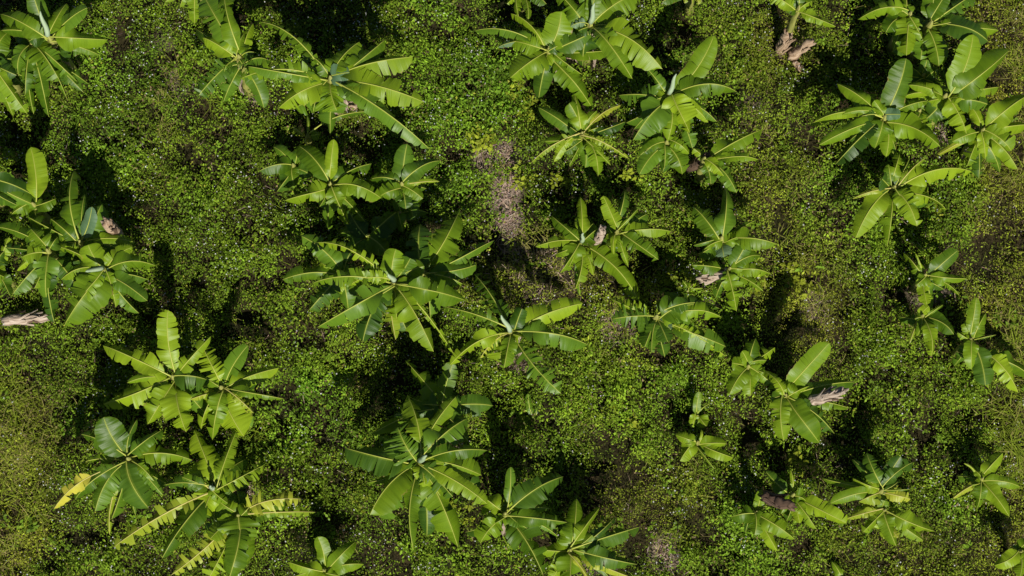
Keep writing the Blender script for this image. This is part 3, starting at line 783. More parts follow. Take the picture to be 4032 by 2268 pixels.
# tile, crown, height, tone, label, leaves (tip x, tip y, width, style, blade start)
PLANTS = [
 # ---- upper left corner
 ((0,0),(360,270),2.0,'m','broad leaved banana plant with pale rolled spear in upper left corner',
  [(655,60,130,'Wu',.1),(812,300,145,'W',.22),(745,410,62,'Wd',.3),(240,-70,140,'Wu'),(500,20,110,'W'),(195,170,120,'Wg',.2),(-10,90,130,'W'),(10,230,140,'W'),(215,310,110,'W')],(305,85),1),
 ((0,0),(235,320),1.8,'d','banana plant below the corner spear, its dark leaves hanging to lower right',
  [(448,605,190,'T',.08),(582,615,120,'T',.4),(628,692,70,'T',.4),(362,872,110,'Td',.4),(255,860,90,'Td',.4),(130,560,130,'W'),(180,700,100,'T'),(500,740,60,'Td',.5)],None,1),
 ((0,0),(-70,430),1.9,'m','banana plant cut by left frame edge under the upper left corner plant',
  [(185,470,150,'W'),(120,560,130,'W'),(205,860,120,'Td',.4),(95,870,100,'Td',.4),(-60,700,120,'T'),(60,230,140,'W'),(-150,250,120,'W')]),
 # ---- torn plants of the upper left
 ((0,0),(1800,420),1.9,'m','torn leaved banana plant with bare yellow stem left of the grey topped one',
  [(1530,-50,190,'T',.12),(1525,275,115,'W',.12),(1498,722,140,'S',.2),(1690,535,60,'S',.2),(1865,210,130,'Wd'),(1460,180,90,'Wd',.3),(1905,160,100,'T'),(1925,395,110,'W'),(1690,-60,120,'T'),(1905,560,60,'S')],None,1),
 ((0,0),(1480,-110),1.6,'y','banana plant mostly above the top edge, yellowish leaf tips showing upper left',
  [(1245,15,60,'W'),(1470,180,80,'Wd'),(1620,60,90,'T'),(1350,40,70,'W'),(1560,-250,100,'W')]),
 ((1,0),(560,580),2.2,'m','large ragged banana plant with waxy grey-green leaf on its crown',
  [(705,545,150,'Wgu',.05),(5,135,105,'S',.25),(-120,595,120,'S',.25),(-60,500,90,'T',.2),(160,800,200,'T',.3),(610,835,220,'T',.1),(780,315,190,'T',.2),(975,298,120,'W',.5),(1185,430,200,'T',.22),(1265,770,190,'T',.35),(1308,1112,140,'T',.14),(945,838,120,'T',.1),(430,850,90,'Td'),(400,410,110,'T')],None,2),
 ((1,0),(385,1020),0.7,'y','small yellowing banana sucker at the foot of the grey topped plant',
  [(270,950,70,'Sy'),(490,1010,90,'T'),(395,1130,60,'Sy'),(385,870,22,'W'),(930,845,60,'T',.45)],None,0),
 # ---- centre left lower storey
 ((1,0),(560,1380),1.35,'m','neat star shaped banana plant with rounded leaves below the grey topped plant',
  [(322,1100,155,'W'),(588,1050,105,'Wu'),(872,1230,145,'W',.06),(205,1500,150,'T'),(950,1500,150,'T'),(540,1720,120,'Td'),(700,1700,125,'Td'),(830,1670,110,'Td'),(430,1330,100,'W'),(760,1440,110,'W'),(480,1560,90,'W')],None,0),
 ((1,0),(280,1240),0.95,'d','low banana plant in shade left of the neat star shaped one',
  [(125,1095,100,'W'),(25,1290,110,'W'),(155,1440,115,'W'),(430,1330,100,'W'),(330,1080,90,'W'),(290,1400,100,'W')]),
 ((1,0),(1100,1380),1.2,'d','shaded banana plant with one broad upright leaf beside the bare soil',
  [(1140,1085,165,'Wu'),(1392,1205,115,'W'),(848,1345,95,'W'),(925,1480,120,'W'),(1130,1570,130,'W'),(1385,1365,40,'Ty'),(1260,1500,90,'W'),(1210,1290,90,'W')],None,0),
 ((1,1),(850,322),0.95,'d','shaded banana plant with one sunlit leaf tip above the central large plant',
  [(700,128,150,'Wu'),(1062,140,170,'W'),(665,470,95,'W'),(1000,470,160,'W'),(820,455,125,'W'),(640,310,100,'W'),(930,480,100,'W')]),
 ((1,1),(1085,155),0.8,'d','small banana sucker in deep shade between star plant and central plant',
  [(1300,145,110,'W'),(1250,25,90,'W'),(885,285,130,'W'),(1040,40,80,'W'),(1110,300,90,'W')]),
 # ---- the central giant
 ((1,1),(1040,670),2.2,'m','largest banana plant at the centre, many torn leaves round a rolled spear',
  [(1055,430,175,'Wu',.05),(1165,500,165,'Wu',.06),(425,355,105,'S',.2),(425,688,115,'S',.2),(465,1020,185,'T',.25),(805,1135,195,'T',.12),(1055,1115,110,'Tyd',.55),(1058,950,190,'W',.06),(1340,1205,215,'T',.3),(1590,805,180,'T',.35),(1500,830,90,'T',.3),(1495,1195,40,'Sd',.65),(1340,720,130,'T'),(900,860,120,'Td'),(760,860,120,'Td'),(740,560,120,'T',.3),(1270,560,160,'W',.3),(700,700,90,'S'),(1230,760,110,'T')],(1000,620),0),
 ((1,1),(1265,590),1.6,'m','torn banana plant growing into the right side of the largest plant at the centre',
  [(1665,548,150,'T',.1),(1482,462,150,'T',.06),(1800,348,95,'T',.35),(1535,118,185,'T',.12),(1238,228,165,'T',.06),(1560,690,120,'T'),(1420,770,110,'Td'),(1100,470,100,'T'),(1330,300,110,'S')],None,0),
 ((1,1),(640,610),1.4,'m','torn banana plant growing into the left side of the largest plant at the centre',
  [(340,330,130,'T',.1),(200,662,140,'T',.06),(400,892,145,'T',.1),(710,455,110,'W'),(560,840,110,'T'),(800,760,100,'Td'),(480,520,90,'T'),(760,560,90,'S')],None,0),
 ((2,1),(-15,1050),1.8,'m','ragged banana plant right of the largest one with bright torn petiole',
  [(532,840,190,'T',.1),(578,1140,155,'T',.3),(75,880,115,'Wu',.3),(-520,868,110,'S',.35),(-285,610,115,'S',.2),(-470,1310,115,'T',.25),(-90,1280,190,'T',.1),(370,1520,150,'S',.14),(-240,1255,60,'Sy',.3),(-260,1160,110,'T'),(60,1090,120,'W'),(-60,1330,110,'T')],(-80,930),1),
 # ---- lower centre
 ((1,2),(1400,160),1.3,'d','shaded banana plant behind the tall torn plant of the lower centre',
  [(1125,-180,175,'W'),(1490,-165,145,'Tu'),(1790,160,155,'W',.25),(1045,235,100,'W'),(1230,150,160,'W'),(1280,330,110,'W'),(1600,430,120,'T'),(870,380,110,'Wd')],None,0),
 ((1,2),(1235,580),2.1,'m','tall torn banana plant of the lower centre with comb like shredded leaf',
  [(1070,325,225,'S',.05),(1140,72,150,'T',.45),(668,480,220,'T',.2),(848,742,75,'Td',.3),(858,985,225,'T',.2),(1185,1235,120,'T',.35),(1522,1222,220,'T',.2),(1702,688,205,'W',.3),(1745,495,105,'T',.5),(1510,95,120,'T',.45),(1592,240,175,'T',.2),(1485,850,160,'W',.1),(1745,905,115,'T',.35),(1275,760,130,'W',.1),(1420,590,100,'Wu'),(1430,905,110,'T',.4)],(1290,540),1),
 ((2,2),(-50,975),1.6,'m','banana plant with big dark hanging leaf right of the comb leaved one',
  [(-275,815,170,'T',.1),(388,688,155,'T',.15),(-10,625,75,'Wu',.4),(65,735,110,'W',.2),(-240,1200,140,'T',.25),(415,1045,115,'T',.15),(235,1435,200,'W',.08),(285,935,115,'W',.3),(150,1105,80,'T'),(-130,1050,80,'T'),(360,1160,40,'Wd',.5)],None,1),
 ((2,2),(440,1250),1.4,'m','banana plant above dry litter at the bottom edge right of centre',
  [(485,862,125,'W',.45),(665,925,90,'W',.45),(965,1078,150,'W',.35),(605,1140,120,'Wu',.1),(942,1362,130,'T',.4),(785,1362,140,'T',.2),(198,1245,115,'W'),(345,1165,110,'W'),(430,1575,170,'W',.1),(290,1500,95,'T'),(575,1475,35,'Wy',.3),(885,1455,75,'Ty',.6),(730,1460,60,'Td',.5),(440,1080,130,'W'),(785,985,55,'W',.7)],None,2),
 ((1,2),(510,1405),1.0,'y','small light green banana plant alone at the bottom edge',
  [(465,1152,112,'Wu'),(748,1178,100,'W'),(238,1338,105,'W'),(812,1355,115,'W'),(620,1445,90,'W'),(290,1455,70,'W'),(560,1580,100,'W'),(420,1560,90,'W')],None,0),
 # ---- lower left
 ((0,1),(1300,1390),1.6,'y','banana plant with one tall straight leaf, left of a twin in lower left',
  [(1268,888,165,'Tu',.08),(768,1150,140,'T',.14),(1555,1410,170,'W',.05),(1595,1085,105,'W'),(780,1600,170,'W',.05),(1110,1760,155,'T',.25),(1405,1812,175,'T',.25),(960,1440,60,'W'),(1250,1660,90,'Wd'),(1400,1290,70,'W')],None,0),
 ((0,2),(1665,20),1.5,'y','right hand twin of the tall leaf plant, long bright leaves pointing right',
  [(1872,-292,140,'Wu',.05),(1515,-318,140,'S',.06),(2105,-122,115,'W',.15),(2142,108,75,'T',.2),(1842,398,235,'T',.06),(1515,340,120,'Td',.25),(1430,118,60,'Ty',.2),(1910,215,60,'Sy',.6),(1580,-30,90,'W'),(1600,420,120,'Td')],None,0),
 ((0,2),(962,560),1.6,'m','banana plant with one yellow dying leaf reaching out to its left',
  [(782,250,205,'Wu',.06),(1222,338,120,'W',.2),(608,378,115,'T',.2),(1452,575,150,'T',.08),(556,870,105,'T',.25),(565,625,60,'W',.4),(378,928,88,'TY',.45),(842,1020,175,'T',.1),(1105,925,220,'W',.06),(718,962,140,'W',.3),(1168,738,60,'W',.6),(828,1135,50,'Tyd',.7),(1025,995,40,'Wd',.6),(1035,268,60,'W',.5),(1230,840,70,'T',.6)],None,0),
 ((0,2),(1600,790),1.5,'m','banana plant with cut creamy crown and long yellowing comb leaf to lower left',
  [(1468,345,200,'T',.25),(1782,358,115,'T',.42),(1220,752,95,'T',.2),(858,1230,120,'Sy',.22),(1218,1312,150,'T',.15),(1545,1060,160,'T',.12),(1990,612,130,'S',.25),(1440,665,25,'Ty',.3),(1370,700,90,'T'),(1720,900,80,'Td')],(1590,770),1),
 ((0,2),(1795,990),1.4,'y','banana plant with yellow comb leaves pointing right near the bottom left',
  [(1630,868,110,'W',.1),(2272,868,140,'Sy',.15),(2378,962,70,'Sy',.3),(1288,1445,125,'Sy',.12),(1590,1165,130,'Wu',.15),(1865,1375,235,'W',.06),(1560,1490,130,'S',.2),(1705,1510,150,'T',.2),(1950,840,125,'T'),(1900,1050,120,'T')],None,1),
 # ---- left edge cluster
 ((0,1),(600,370),1.6,'m','banana plant behind the cut brown stump in the left edge cluster',
  [(205,185,150,'T',.1),(560,-165,130,'W',.4),(640,15,80,'W'),(695,110,110,'Wgu',.2),(765,85,170,'W',.15),(1012,368,80,'W',.5),(400,410,80,'T'),(380,200,160,'W',.1),(800,420,90,'W')],None,0),
 ((0,1),(-140,-110),1.7,'m','banana plant cut by the left frame edge above the left cluster',
  [(290,105,200,'W'),(60,20,120,'W'),(130,100,120,'W'),(-60,-260,100,'W'),(260,20,110,'W',.4)]),
 ((0,1),(355,435),1.7,'m','banana plant of the left edge cluster with long leaf running to frame edge',
  [(-30,262,120,'W',.05),(230,275,130,'W',.1),(160,495,130,'W',.2),(95,772,135,'T',.3),(335,802,150,'T',.15),(412,990,105,'Td',.6),(40,420,90,'T'),(120,590,60,'Wd',.4),(430,330,100,'W',.1),(260,730,90,'T')],None,0),
 ((0,1),(245,85),1.5,'m','banana plant of the left edge cluster with one upright leaf topmost in the cluster',
  [(232,-340,160,'Wu',.06),(135,-125,125,'Wg',.1),(85,70,110,'W'),(420,50,100,'W'),(60,190,100,'T'),(300,240,110,'W')],None,0),
 ((0,1),(-60,560),1.5,'m','banana plant at left frame edge beside the hanging dark leaf',
  [(40,430,110,'W'),(75,780,100,'Td',.3),(30,640,110,'W'),(-100,700,100,'W'),(70,340,90,'W')]),
 ((0,1),(772,572),1.8,'m','banana plant at right of the left cluster with big ribbed leaf hanging down',
  [(665,398,175,'Wu',.06),(1172,548,155,'W',.12),(1112,822,115,'W',.2),(872,868,70,'Td',.3),(472,992,255,'W',.06),(438,640,110,'T',.35),(402,396,75,'T',.35),(1000,415,100,'W',.2),(560,820,120,'T'),(810,640,70,'Wg')],(650,600),0),
 # ---- top centre
 ((2,0),(592,172),2.0,'m','big banana plant at the top edge centre with leaf reaching upper right',
  [(985,-60,200,'W',.06),(330,-70,140,'T',.1),(500,230,110,'Wd',.1),(1135,522,195,'T',.25),(908,595,155,'T',.2),(520,-90,80,'Wu'),(660,-120,100,'Wu'),(440,200,60,'Wg',.4),(860,260,90,'T')],(625,25),2),
 ((2,0),(278,360),1.5,'m','banana plant with hanging flower stalk left of the big top edge plant',
  [(372,85,195,'Wu',.05),(685,210,150,'T',.15),(-30,288,120,'T',.3),(-15,590,195,'W',.25),(-285,232,95,'T',.3),(250,470,150,'W',.06),(742,380,115,'T',.4),(608,765,155,'T',.2),(525,560,70,'Td',.3),(-10,100,130,'T'),(400,330,90,'W'),(-110,335,70,'Wg',.7)],None,2),
 ((2,0),(60,-130),1.6,'y','banana plant above the top edge with two narrow leaf tips hanging in',
  [(50,122,75,'W'),(122,145,65,'W'),(-40,30,80,'W'),(260,30,120,'W'),(-140,-60,100,'W')]),
 ((2,0),(1360,-110),1.3,'y','yellow leaf tips of a banana plant just above the top edge',
  [(1305,20,50,'Ty'),(1410,28,55,'Ty'),(1360,35,40,'Ty'),(1130,15,80,'W'),(1250,-60,80,'W')]),
 # ---- upper right of centre
 ((2,0),(1185,705),1.7,'m','banana plant with pale spear and long leaf pointing to upper right',
  [(1525,265,170,'Wu',.06),(1702,680,140,'W',.06),(805,697,135,'T',.35),(918,1035,190,'T',.14),(1345,995,215,'W',.06),(1180,1042,120,'W',.3),(1012,508,100,'W',.3),(1545,918,90,'W',.35),(1362,1122,110,'T',.6),(1480,925,70,'W',.4),(1060,760,120,'W')],(1242,558),0),
 ((2,0),(530,1000),1.15,'m','many leaved low banana plant with narrow yellowing leaves round its foot',
  [(195,808,120,'W'),(432,778,130,'Wu'),(462,680,105,'W'),(245,1065,125,'W'),(645,825,95,'W'),(850,762,60,'Ty',.5),(858,918,75,'W',.5),(148,1215,60,'Sy',.35),(315,1222,65,'Td',.4),(432,1250,60,'Td'),(882,1198,60,'Sy',.3),(652,1312,120,'T',.35),(745,1242,50,'W',.4),(655,960,110,'W'),(440,960,110,'Wu'),(700,1050,90,'W'),(390,1150,80,'Td',.5)],None,0),
 ((2,0),(1170,1065),1.2,'d','low shaded banana plant under the pale spear plant',
  [(945,1080,55,'W',.4),(962,1315,135,'W'),(1288,1305,165,'T',.08),(1150,1275,100,'Wd'),(1290,1095,105,'T'),(1000,1150,100,'W'),(950,1190,80,'W'),(1340,1150,90,'T')],None,0),
 ((2,0),(1455,1190),1.2,'y','banana plant sprouting beside a leaning dead stump, leaves to the right',
  [(1882,978,140,'W',.06),(1872,1190,75,'T',.35),(1695,1455,115,'T',.15),(1500,1390,95,'Wd',.3),(1600,1330,90,'T'),(1370,1120,80,'W')],None,1),
 # ---- upper right
 ((3,0),(235,45),2.0,'m','tall banana plant with bare yellow stem and dry sheaths at its foot',
  [(512,200,80,'T',.25),(110,15,90,'T'),(340,0,90,'T'),(-10,-70,100,'T'),(220,-160,110,'W'),(420,-120,110,'T')],None,0,.075),
 ((3,0),(1078,95),1.8,'m','banana plant at the top right with one lit leaf pointing left',
  [(688,127,125,'T',.28),(1045,420,165,'W',.12),(895,235,110,'W',.2),(790,-10,90,'W'),(1040,-90,110,'W'),(940,40,80,'W'),(1180,330,90,'Wd')],None,0),
 ((3,0),(1235,165),1.9,'m','banana plant at the top right with wide upright leaf beside the left pointing one',
  [(1252,-90,160,'Wu',.12),(1455,140,110,'W'),(1742,228,140,'T',.4),(1672,295,150,'W',.06),(1290,500,140,'Wd',.2),(1530,125,70,'W',.6),(1350,-60,120,'Wu'),(1590,-70,120,'W'),(1220,330,60,'Wd')],None,0),
 ((3,0),(1345,712),1.7,'y','banana plant with two broad upright bright leaves in upper right cluster',
  [(1548,258,225,'Wu',.06),(1822,375,185,'W',.08),(1700,790,150,'W',.35),(1745,655,110,'W',.5),(1025,720,85,'W',.2),(1512,1015,165,'T',.1),(1248,690,90,'Wu'),(1430,735,80,'Wu'),(1590,655,60,'W',.4),(1060,640,90,'W'),(1210,760,100,'W')],None,0),
 ((3,0),(885,878),1.5,'m','wide banana plant at left of the upper right cluster, leaves spread flat',
  [(1042,440,175,'Wu',.1),(518,630,115,'W',.72),(722,688,115,'W',.4),(800,758,85,'Wu',.2),(315,932,95,'W',.52),(590,935,70,'W',.5),(385,1095,90,'W',.4),(515,1228,125,'T',.3),(815,1105,155,'W',.1),(1295,1100,175,'W',.06),(890,1185,115,'Wd'),(1000,865,85,'Wgu',.2),(1212,760,95,'W',.4),(560,865,50,'W',.5),(680,1000,130,'W'),(970,1150,90,'Td')],None,0),
 ((3,0),(1150,830),1.3,'m','low banana plant filling the middle of the upper right cluster between taller ones',
  [(1275,635,110,'W'),(1025,735,95,'W'),(1190,690,90,'Wu'),(1050,960,95,'T'),(1310,880,105,'W'),(1205,1010,95,'T'),(985,650,85,'W'),(1100,1000,80,'W')],None,0),
 ((3,0),(1180,560),1.1,'d','shaded banana plant deep inside the upper right cluster behind the broad bright leaves',
  [(1060,500,95,'W'),(1290,520,100,'W'),(1200,450,90,'Wu'),(1090,640,90,'W'),(1280,640,80,'W'),(1000,580,90,'W')],None,0),
 ((3,0),(1630,972),1.5,'y','banana plant at the right edge with yellow stalk and bright leaves',
  [(1985,705,150,'W',.06),(2005,932,135,'W',.1),(1842,1135,165,'T',.06),(1885,1280,110,'W',.45),(1390,1070,85,'W',.3),(1502,1255,115,'Td',.3),(1640,1205,75,'Wd'),(1280,1150,35,'Wyd',.3),(1490,760,90,'W',.3),(1580,1110,90,'W'),(1850,740,120,'W',.4)],None,1),
 ((3,0),(958,1405),1.4,'y','light green banana plant below the wide one, leaf pointing right',
  [(1072,1188,70,'T',.1),(1192,1188,55,'Ty',.1),(1535,1292,150,'W',.14),(860,1350,150,'Wu',.05),(1352,1575,135,'W',.3),(1115,1640,125,'T',.3),(660,1800,145,'W',.15),(920,1832,135,'T',.25),(1130,1702,155,'W',.06),(642,1490,40,'Ty',.3),(1000,1560,90,'W'),(910,1240,70,'T'),(1000,1150,90,'T',.3)],None,0),
 # ---- middle right
 ((2,1),(525,375),1.2,'y','banana plant left of the grey stump with a rolled green cup on top',
  [(298,180,105,'W'),(178,402,95,'W'),(325,468,65,'W'),(362,612,145,'W'),(478,722,110,'T',.3),(512,782,55,'Td',.5),(615,632,75,'T'),(965,795,150,'T',.06),(515,35,95,'W',.4),(620,225,50,'W',.3),(640,280,130,'W'),(430,560,100,'T')],(540,310),0),
 ((2,1),(795,292),1.3,'y','banana plant right of the grey stump with lobed upright leaves',
  [(688,28,130,'Tu'),(855,-30,105,'T'),(1025,158,125,'W'),(1205,288,115,'T',.1),(1105,510,125,'T',.08),(880,562,60,'Td',.1),(745,410,120,'W'),(770,470,45,'W'),(890,240,110,'Wu'),(960,115,20,'W')],None,0),
 ((2,1),(1585,340),1.4,'m','banana plant with drooping pale top leaf above the long brown dead stem',
  [(1370,108,160,'W',.06),(1618,-65,120,'W'),(1842,208,40,'W',.3),(2000,395,130,'W',.4),(1600,490,110,'Wgd'),(1370,400,40,'W'),(1700,340,110,'W'),(1450,430,80,'W'),(1500,200,130,'W')],None,0),
 ((2,1),(1645,572),1.2,'y','banana plant growing right behind the end of the long brown dead stem',
  [(1792,338,135,'Wu',.05),(1358,552,105,'T',.5),(1965,612,115,'W',.4),(1902,742,75,'W',.06),(1700,892,140,'T',.2),(1775,590,105,'W'),(1880,470,80,'W',.4),(1600,720,70,'W')],None,0),
 ((2,1),(1330,740),0.45,'y','tiny banana sucker with rounded leaves left of the long brown dead stem',
  [(1285,660,50,'W'),(1390,670,45,'W'),(1440,725,25,'W'),(1320,800,60,'W'),(1380,790,70,'W')],None,0,.03),
 ((2,1),(1095,932),1.4,'m','glossy banana plant in the middle right with half shredded left leaves',
  [(1432,850,180,'W',.06),(1265,770,145,'W'),(745,800,115,'S',.2),(755,955,140,'S',.22),(1000,1172,165,'W'),(1055,1212,85,'T',.4),(1175,1130,110,'W'),(1612,1165,155,'T',.3),(1588,935,130,'T',.5),(1582,850,95,'T',.5),(1200,1040,70,'Wg'),(1610,1240,70,'Sd',.6),(1360,960,110,'T',.3)],None,1),
 ((2,1),(1785,1310),1.2,'y','compact banana plant with round light leaves left of the plant beside the bleached stem',
  [(1842,1098,125,'W',.15),(1660,1290,115,'Wu',.1),(1735,1200,90,'Wu'),(1985,1172,125,'W'),(1905,1365,100,'W'),(1640,1530,125,'W'),(1995,1480,105,'W'),(1800,1540,110,'W'),(1920,1270,70,'W')],None,0),
 ((3,2),(135,80),1.4,'m','banana plant with long lit leaf pointing up, beside a bleached dead stem',
  [(462,-310,140,'Wu',.1),(120,432,130,'T',.1),(402,432,150,'W',.06),(512,362,115,'W',.3),(615,182,90,'T',.4),(650,-15,95,'W',.1),(-25,-110,75,'W'),(330,10,120,'W'),(20,110,80,'W'),(180,330,60,'Td')],None,0),
 ((2,2),(1400,435),0.75,'y','small solitary banana plant with spread leaves in open weeds',
  [(1232,382,85,'W',.1),(1622,447,95,'W'),(1672,552,95,'W',.3),(1268,582,105,'W'),(1530,642,18,'W'),(1430,340,20,'W'),(1310,450,60,'W'),(1340,350,60,'Wd')],None,0),
 ((2,2),(1400,238),0.5,'y','little banana sucker with single upright leaf above the solitary plant',
  [(1418,58,58,'Wu',.2),(1468,322,100,'W'),(1512,142,14,'W'),(1360,330,60,'W')],None,0,.03),
 ((2,2),(172,225),0.4,'d','single leafed banana shoot in the weeds below the ragged central right plant',
  [(122,72,55,'Wu',.05),(190,150,25,'W')],None,0,.025),
 # ---- right edge
 ((3,1),(1190,622),1.1,'y','young banana plant in the open right side with two upright leaves',
  [(1028,448,85,'W'),(1432,440,125,'Wu',.06),(1502,652,70,'W',.3),(1442,778,75,'T',.3),(1120,702,85,'W'),(1200,850,115,'T',.15),(1110,460,20,'W')],None,0),
 ((3,1),(1170,930),1.0,'y','young banana plant directly below the two leaved open one',
  [(1215,862,75,'Wu'),(1108,955,65,'W'),(1402,1075,115,'W',.06),(1240,1235,115,'T',.25),(1070,1142,25,'Wy',.3),(1330,842,22,'W'),(1130,1080,60,'W')],None,0),
 ((3,1),(1540,1105),1.2,'m','banana plant near the right edge with one dark tall leaf',
  [(1572,798,95,'Wu',.15),(1652,905,95,'W',.3),(1490,965,95,'W'),(1722,1078,20,'W'),(1640,1460,145,'W',.3),(1430,1060,60,'W'),(1545,1330,100,'W')],None,0),
 ((3,1),(1640,1205),1.1,'y','banana plant at the right edge pointing its leaves to lower right',
  [(2015,1402,135,'W',.2),(1900,1510,135,'T',.25),(1755,1285,105,'W'),(1650,1295,65,'Ty'),(1665,1485,75,'Td'),(1560,1240,60,'Wy'),(1800,1330,110,'W')],None,0),
 ((3,2),(1620,712),1.0,'y','small banana plant at the right edge beside tall grass, spread like a star',
  [(1772,520,95,'W'),(1912,772,85,'W',.1),(1822,1002,120,'W',.06),(1590,935,95,'T',.4),(1398,862,50,'Wy',.2),(1540,762,65,'W'),(1560,650,55,'W'),(1478,598,16,'W')],None,0),
 ((3,2),(1915,1262),1.0,'m','banana plant cut off in the lower right corner',
  [(1718,1365,105,'W'),(1900,1460,100,'W'),(2010,1420,100,'W'),(1990,1150,90,'W'),(1830,1230,60,'W')],None,0),
 # ---- lower right
 ((3,2),(862,800),1.3,'m','upper one of two crowded banana plants in lower right, yellow-green leaves',
  [(742,518,120,'W',.3),(1002,545,120,'Wu',.1),(1092,590,95,'W',.3),(640,710,105,'W'),(690,885,130,'Ty',.14),(468,902,85,'W',.7),(1082,865,95,'Wy'),(408,712,50,'W',.5),(740,720,90,'W'),(1082,790,22,'W'),(830,870,90,'Wu'),(1010,710,35,'W',.4),(640,560,60,'Wd')],None,0),
 ((3,2),(885,950),1.25,'y','lower one of two crowded banana plants in lower right, leaves fanned downward',
  [(580,1015,65,'Ty',.3),(718,1118,135,'W'),(968,1225,115,'W'),(870,1172,60,'Td'),(1172,1182,105,'T',.3),(1262,1112,125,'W',.4),(1062,1050,125,'W'),(940,1030,75,'Wy'),(880,880,90,'Wu'),(980,1160,70,'Ty'),(1095,1185,50,'Wd',.5),(800,1080,80,'W'),(640,960,60,'W')],None,0),
 ((3,2),(195,830),1.2,'y','banana plant right of the bare brown dead stem with leaf to lower right',
  [(592,1052,140,'W',.1),(368,1092,85,'T',.2),(-20,655,95,'W',.15),(175,640,40,'W'),(240,1052,95,'W'),(290,880,90,'W'),(100,980,60,'Wd')],None,0),
 ((2,2),(1845,965),1.0,'y','small bright banana plant left of the bare brown dead stem',
  [(1890,800,85,'Wu'),(1650,1002,105,'W'),(1830,1142,115,'W'),(2142,1168,120,'T',.15),(2005,1255,95,'W'),(1765,1122,35,'Wd'),(1930,1070,90,'W'),(1930,920,20,'W')],None,0),
 ((3,2),(585,1460),0.5,'d','single leaf banana sucker at the bottom edge in lower right',
  [(480,1338,60,'W',.1),(640,1520,50,'W'),(540,1540,50,'W')],None,0,.03),
]
for idx, P_ in enumerate(PLANTS):
    banana(*P_[:6], *(P_[6:] if len(P_) > 6 else ()), seed=1000 + idx * 17)

# ------------------------------------------------------------------ dead stems
def dead_stem(name, label, cat, a, b, za, zb, r, mat, seed, strips=4, group=None):
    """felled or cut pseudostem from photo pixel a (height za) to b (height zb)"""
    rng = random.Random(seed)
    A_, B_ = at(*a, za), at(*b, zb)
    root = empty(name, Vector((A_.x, A_.y, min(A_.z, B_.z))))
    tag(root, label, cat, group)
    n = 12
    ax = (B_ - A_).normalized()
    sd = ax.cross(Vector((0, 0, 1)))
    sd = sd.normalized() if sd.length > .1 else Vector((1, 0, 0))
    pts = [A_.lerp(B_, i / n) + sd * (.02 * math.sin(i * 1.3 + seed)) + Vector((0, 0, .012 * math.sin(i * 2.1))) for i in range(n + 1)]
    rad = [r * (1.12 - .30 * i / n + rng.uniform(-.07, .07)) for i in range(n + 1)]
    V, F, UV = [], [], []
    sides = 16
    V, F, UV = tube(pts, rad, sides, .85, rng, .07, cap=False)
    # ragged end and sunken core at each end
    for end in (0, n):
        o = end * sides
        for j in range(sides):
            V[o + j] = V[o + j] + ax * (rng.uniform(-.5, .7) * r * (1 if end else -1))
        c = len(V)
        V.append(pts[end] - ax * (.35 * r * (1 if end else -1))); UV.append((.5, end * .1))
        for j in range(sides):
            f = (o + j, o + (j + 1) % sides, c)
            F.append(f if end else f[::-1])
    link_mesh('stem_body', V, F, M[mat], root, root.location, UV)
    up = sd.cross(ax)
    for k_ in range(strips):
        t0 = rng.uniform(.02, .5); t1 = min(1.12, t0 + rng.uniform(.35, .7))
        ang0 = rng.uniform(-.1, 3.2)
        SV, SF, SUV = [], [], []
        m = 9
        w = rng.uniform(.25, .5) * r
        peel = rng.uniform(.1, 1.0) * r
        for i in range(m + 1):
            t = t0 + (t1 - t0) * i / m
            cc = A_.lerp(B_, t)
            aa = ang0 + .25 * math.sin(i * .6 + k_)
            rad_ = sd * math.cos(aa) + up * math.sin(aa)
            tan = up * math.cos(aa) - sd * math.sin(aa)
            c = cc + rad_ * (r * (1.18 - .28 * t) + peel * (i / m) ** 2)
            ww = w * (1 - .6 * (i / m) ** 2) * (1 + rng.uniform(-.15, .15))
            for j in (-1, 0, 1):
                SV.append(c + tan * (ww * j) - rad_ * (abs(j) * .03)); SUV.append((j * .2 + k_, t))
        for i in range(m):
            for j in range(2):
                q_ = i * 3 + j
                SF.append((q_, q_ + 1, q_ + 4, q_ + 3))
        link_mesh('peeling_sheath', SV, SF, M[mat if rng.random() < .8 else 'dead_dark' if mat != 'dead_dark' else 'dead'], root, root.location, SUV)
    return root

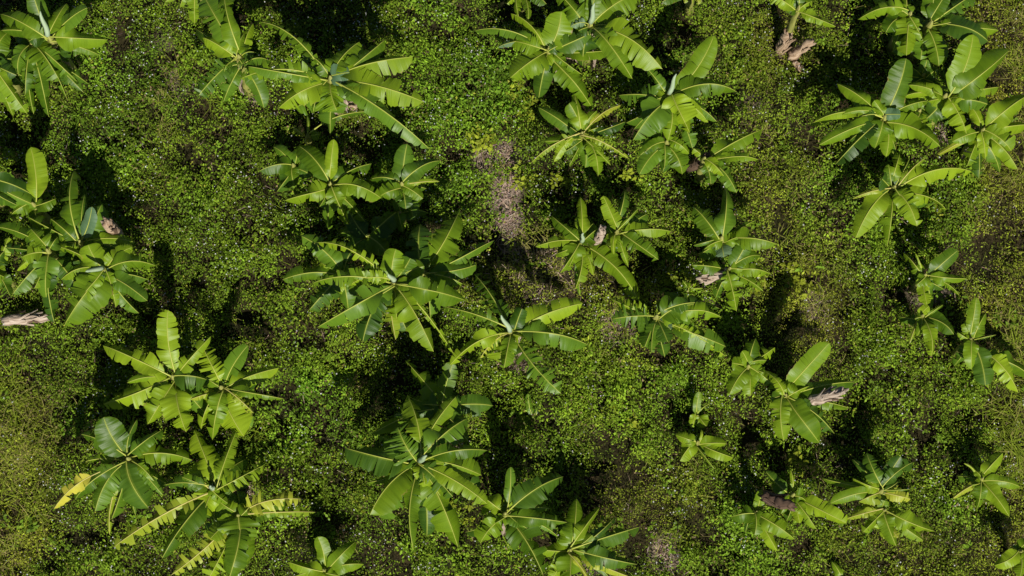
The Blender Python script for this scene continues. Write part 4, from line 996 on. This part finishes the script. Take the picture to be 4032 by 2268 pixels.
def T_(t, x, y): return tpx(t, x, y)
g1 = 'dead banana stems lying among the plants'
dead_stem('dead_banana_stem', 'long bleached fallen banana stem with frayed end at left edge', 'dead stem', T_((0,1),35,970), T_((0,1),365,945),   .42, .48, .10, 'dead', 1, 14, g1)
dead_stem('dead_banana_stem', 'long brown dead stem with ragged lit end in middle right', 'dead stem', T_((2,1),1640,612), T_((2,1),1420,655), 1.25, .95, .10, 'dead', 2, 12, g1)
dead_stem('dead_banana_stem', 'bleached dead stem slanting over leaves of the plant with upright lit leaf', 'dead stem', T_((3,2),325,135), T_((3,2),575,48), 1.6, 2.2, .10, 'dead', 3, 12, g1)
dead_stem('dead_banana_stem', 'smooth dark brown bare dead stem slanting between two small plants in the lower right', 'dead stem', T_((2,2),1905,850), T_((3,2),185,925), 1.35, 1.75, .115, 'dead_dark', 4, 3, g1)
dead_stem('dead_banana_stem', 'bent dry brown sheath bundle right of the tall yellow stem', 'dead stem', T_((3,0),170,430), T_((3,0),335,310), .35, .75, .10, 'dead_orange', 5, 6, g1)
dead_stem('dead_banana_stem', 'short pale piece of dry sheath below the bent bundle', 'dead stem', T_((3,0),205,470), T_((3,0),250,525), .35, .35, .06, 'dead_orange', 6, 3, g1)
g2 = 'cut dead banana stumps'
dead_stem('banana_stump', 'orange brown dry stump wrapping the foot of the tall yellow stem', 'stump', T_((3,0),88,392), T_((3,0),158,228), .1, 1.0, .125, 'dead_orange', 7, 6, g2)
dead_stem('banana_stump', 'cut stump with cup shaped top in the left edge cluster', 'stump', T_((0,1),890,320), T_((0,1),795,225), 1.5, 2.15, .125, 'dead_orange', 8, 5, g2)
dead_stem('banana_stump', 'grey withered stump between two light green banana plants', 'stump', T_((2,1),640,385), T_((2,1),688,270), 1.2, 1.8, .085, 'dead', 9, 6, g2)
dead_stem('banana_stump', 'leaning dead stump with fibrous foot under the pale spear plant', 'stump', T_((2,0),1335,1270), T_((2,0),1475,1180), .35, 1.25, .11, 'dead_dark', 10, 6, g2)
dead_stem('banana_stump', 'brown stump between the two top edge centre plants', 'stump', T_((2,0),415,490), T_((2,0),440,400), .3, .8, .11, 'dead_orange', 11, 5, g2)
dead_stem('banana_stump', 'small pale stump behind the hanging flower stalk', 'stump', T_((2,0),298,545), T_((2,0),300,480), .3, .6, .07, 'dead', 12, 4, g2)
dead_stem('banana_stump', 'shredded orange stump right under the grey topped plant', 'stump', T_((1,0),740,815), T_((1,0),710,755), .3, .6, .09, 'dead_orange', 13, 7, g2)
dead_stem('banana_stump', 'pale torn stump below the ragged plant right of centre', 'stump', T_((2,1),30,1130), T_((2,1),45,1090), .4, .7, .07, 'dead', 14, 4, g2)
dead_stem('banana_stump', 'pale dry sheath at the foot of the torn bare stemmed plant', 'stump', T_((0,0),1850,640), T_((0,0),1825,570), .3, .8, .07, 'dead', 15, 4, g2)
dead_stem('banana_stump', 'dark red-brown stump in shade left of the yellow comb leaves', 'stump', T_((0,2),1850,850), T_((0,2),1740,830), .4, .6, .10, 'dead_dark', 16, 5, g2)
